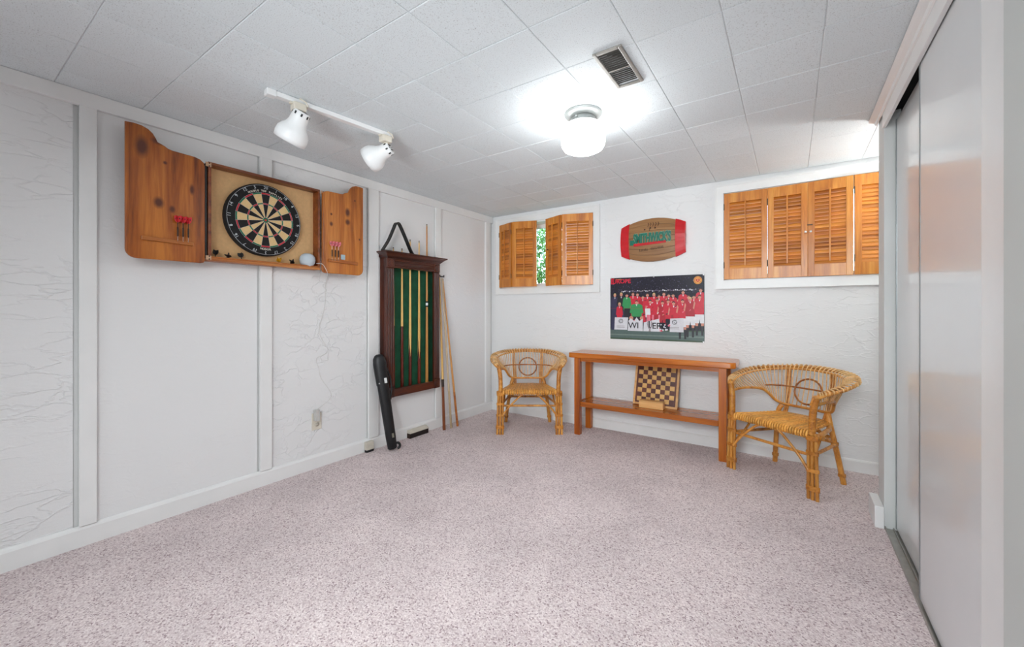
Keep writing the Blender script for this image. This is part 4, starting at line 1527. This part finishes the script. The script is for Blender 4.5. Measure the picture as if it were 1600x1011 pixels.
# ------------------------------------------------------------------ rattan armchairs
def rattan_chair(loc, rz, label):
    t = thing('rattan_armchair', label, 'chair', loc, (0, 0, rz), 'rattan armchairs by the back wall')
    rim_in = [(0, .468, .706), (.12, .455, .701), (.22, .405, .690), (.29, .30, .672), (.305, .17, .650), (.290, .07, .628), (.276, .025, .606)]
    rim_out = [(0, .522, .716), (.135, .508, .711), (.258, .452, .700), (.342, .33, .680), (.352, .175, .652), (.318, .05, .626), (.286, .008, .604)]
    low = [(0, .405, .446), (.10, .400, .446), (.155, .388, .452), (.188, .362, .474), (.212, .328, .518), (.234, .285, .550), (.260, .19, .562), (.268, .10, .562), (.268, .03, .556)]

    def full(c):
        return [(-x, y, z) for x, y, z in c[:0:-1]] + list(c)
    NS = 55
    RI, RO_, LO = cr(full(rim_in), NS), cr(full(rim_out), NS), cr(full(low), NS)
    MB().tube(cr(full(rim_in), 60), .0085, 8).build('inner_rim', M_rattan, t)
    MB().tube(cr(full(rim_out), 60), .011, 8).build('outer_rim', M_rattan, t)
    MB().tube(cr(full(low), 60), .0095, 8).build('lower_rail', M_rattan, t)
    # spindles rise from the lower rail, bend over the inner rim and end on the outer rim
    for i in range(2, NS - 2):
        a, b, c = LO[i], RI[i], RO_[i]
        out = (c - b)
        mid = (a + b) / 2 + Vector((out.x, out.y, 0)) * .12
        pts = [a, mid, b - out * .12 + Vector((0, 0, .004)), b + out * .2 + Vector((0, 0, .017)), b + out * .7 + Vector((0, 0, .021)), c + Vector((0, 0, .014)) + out * .16, c + out * .2 - Vector((0, 0, .006))]
        MB().tube(pts, [.0036, .0036, .0038, .0048, .005, .0048, .004], 5).build('spindle', M_spindle, t)

    def on_back(x, z, push=.0):
        """point on the spindle surface at height z nearest to x"""
        best = min(range(NS), key=lambda i: abs((LO[i] + (RI[i] - LO[i]) * max(0, min(1, (z - LO[i].z) / (RI[i].z - LO[i].z)))).x - x) if abs(LO[i].x) < .26 else 9)
        k = max(0, min(1, (z - LO[best].z) / (RI[best].z - LO[best].z)))
        p_ = LO[best] + (RI[best] - LO[best]) * k
        return Vector((x, p_.y - push, z))
    MB().tube([on_back(-.235 + .47 * k / 24, .574, -.006) for k in range(25)], .0062, 6).build('middle_rail', M_wrapdk, t)
    ring = [on_back(.088 * math.cos(2 * PI * k / 40), .556 + .086 * math.sin(2 * PI * k / 40), -.002) for k in range(40)]
    ring2 = []
    for k in range(40):
        ring2.append(ring[k])
    MB().tube(ring2, [.0075 if k % 2 else .0058 for k in range(40)], 6, closed=True).build('medallion_ring', M_wrapdk, t)
    for s in (-1, 1):
        bot = Vector((s * .128, .385, .39))
        st = MB()
        for dx in (-.008, .008):
            st.tube([bot + Vector((dx, .0, 0)), Vector((s * .130 + dx, .415, .45)), Vector((s * .137 + dx, .438, .58)), Vector((s * .143 + dx, .458, .70))], .0075, 6)
        st.build('back_strut', M_wrap, t)
        # front post: wrapped above the seat
        pp = cr([(s * .262, .004, .385), (s * .262, .006, .45), (s * .266, .010, .53), (s * .278, .014, .598)], 56)
        MB().tube(pp, [.0195 + (.0014 if k % 2 else -.0012) for k in range(56)], 10).build('arm_post', M_wrap, t)
        MB().ball((s * .280, .012, .606), .021, .021, .015).build('post_cap', M_rattan, t)
        MB().tube([(s * .258, -.004, .56), (s * .274, -.006, .60), (s * .292, .03, .625), (s * .318, .09, .640)], .007, 6).build('arm_scroll', M_wrap, t)
        # front leg: three bundled poles with cane bindings
        lg = MB().tube([(s * .268, 0, 0), (s * .265, .002, .20), (s * .262, .004, .392)], .0105, 8).build('front_leg', M_rattan, t)
        for dx in (-1, 1):
            MB().tube([(s * .268 + dx * .0245, .001, 0), (s * .265 + dx * .0222, .003, .20), (s * .262 + dx * .019, .006, .395)], .0102, 8).build('pole', M_rattan, lg)

        def band(z, w, x, y, ax_, ay, rr=.002):
            n = max(2, int(w / .005))
            mb = MB()
            for k in range(n):
                zz = z + w * k / n
                mb.tube([(x + ax_ * math.cos(2 * PI * i / 20), y + ay * math.sin(2 * PI * i / 20), zz) for i in range(20)], .0031, 5, closed=True)
            return mb
        for (z, w) in ((.055, .03), (.165, .022), (.268, .022), (.352, .03)):
            k = z / .39
            band(z, w, s * (.268 - .006 * k), .003, .0375 - .006 * k, .0145).build('binding', M_wrap, lg)
        # back leg splays out behind
        bl_ = MB().tube(cr([(s * .222, .418, 0), (s * .196, .392, .20), (s * .168, .368, .385), (s * .150, .385, .44)], 12), [.0165] * 12, 8).build('back_leg', M_rattan, t)
        for z in (.05, .25):
            k = z / .385
            band(z, .02, s * (.222 - .054 * k), .418 - .05 * k, .019, .019).build('binding', M_wrap, bl_)
        # side seat rail with its round end showing past the post
        MB().tube([(s * .279, .012, .372), (s * .262, .10, .371), (s * .215, .27, .370), (s * .150, .385, .370)], .0145, 10).build('side_rail', M_rattan, t)
        MB().tube([(s * .300, .050, .366), (s * .262, .050, .366)], .017, 10).build('rail_end', M_rattan, t)
        # braces
        MB().tube(cr([(s * .246, -.006, .170), (s * .19, -.004, .245), (s * .10, -.002, .335), (s * .06, 0, .362)], 14), .0085, 7).build('front_brace', M_rattan, t)
        MB().tube(cr([(s * .262, .018, .185), (s * .235, .10, .27), (s * .225, .17, .345), (s * .222, .20, .362)], 12), .008, 7).build('side_brace', M_rattan, t)
        MB().tube([(s * .265, .012, .262), (s * .195, .392, .255)], .0105, 8).build('side_stretcher', M_rattan, t)
        MB().tube(cr([(s * .19, .385, .24), (s * .13, .375, .30), (s * .05, .372, .355)], 10), .0075, 6).build('rear_brace', M_rattan, t)
    MB().tube([(-.262, .014, .258), (.262, .014, .258)], .0098, 8).build('front_stretcher', M_rattan, t)
    MB().tube([(-.195, .392, .262), (.195, .392, .262)], .0105, 8).build('rear_stretcher', M_rattan, t)
    MB().tube(cr([(-.19, .385, .285), (-.08, .378, .315), (0, .375, .322), (.08, .378, .315), (.19, .385, .285)], 20), .0085, 7).build('rear_arch', M_rattan, t)
    MB().tube([(-.25, .012, .380), (.25, .012, .380)], .0145, 10).build('front_rail', M_wrapdk, t)
    MB().tube(cr([(-.165, .370, .378), (-.09, .395, .378), (0, .402, .378), (.09, .395, .378), (.165, .370, .378)], 24), .012, 8).build('rear_rail', M_rattan, t)
    # seat: canes wrapped over the front rail and run back to the rear rail
    nC = 31
    for k in range(nC):
        f = (k - (nC - 1) / 2) / ((nC - 1) / 2)
        x0, x1 = f * .236, f * .158
        yb = .402 - .032 * f * f
        pts = [(x0, .022, .362), (x0, -.002, .362), (x0, -.0075, .378), (x0, .000, .396), (x0 * .995, .014, .4005), (x0 * .93, .10, .396), ((x0 + x1) / 2, .22, .391), (x1, yb, .393), (x1, yb + .014, .38)]
        MB().tube(pts, [.006, .0064, .0064, .0064, .0062, .006, .0056, .005, .005], 6).build('seat_cane', M_cane, t)
    sw = MB()
    for k in range(26):
        y = .03 + .355 * k / 25
        hw = .246 - (.246 - .17) * (y / .39) ** 1.4
        sw.box(-hw, hw, y, y + .0095, .3915 - .003 * (k % 2), .3945 - .003 * (k % 2))
    sw.build('seat_weave', M_cane, t)
    return t


ch = rattan_chair((.8545, -.5645, 0), math.atan2(.564, .826), 'rattan barrel armchair in the corner left of the console table')
dup(ch, (2.684, -.560, 0), (0, 0, math.atan2(-.515, .857)), 'rattan barrel armchair to the right of console table, near the wall end')
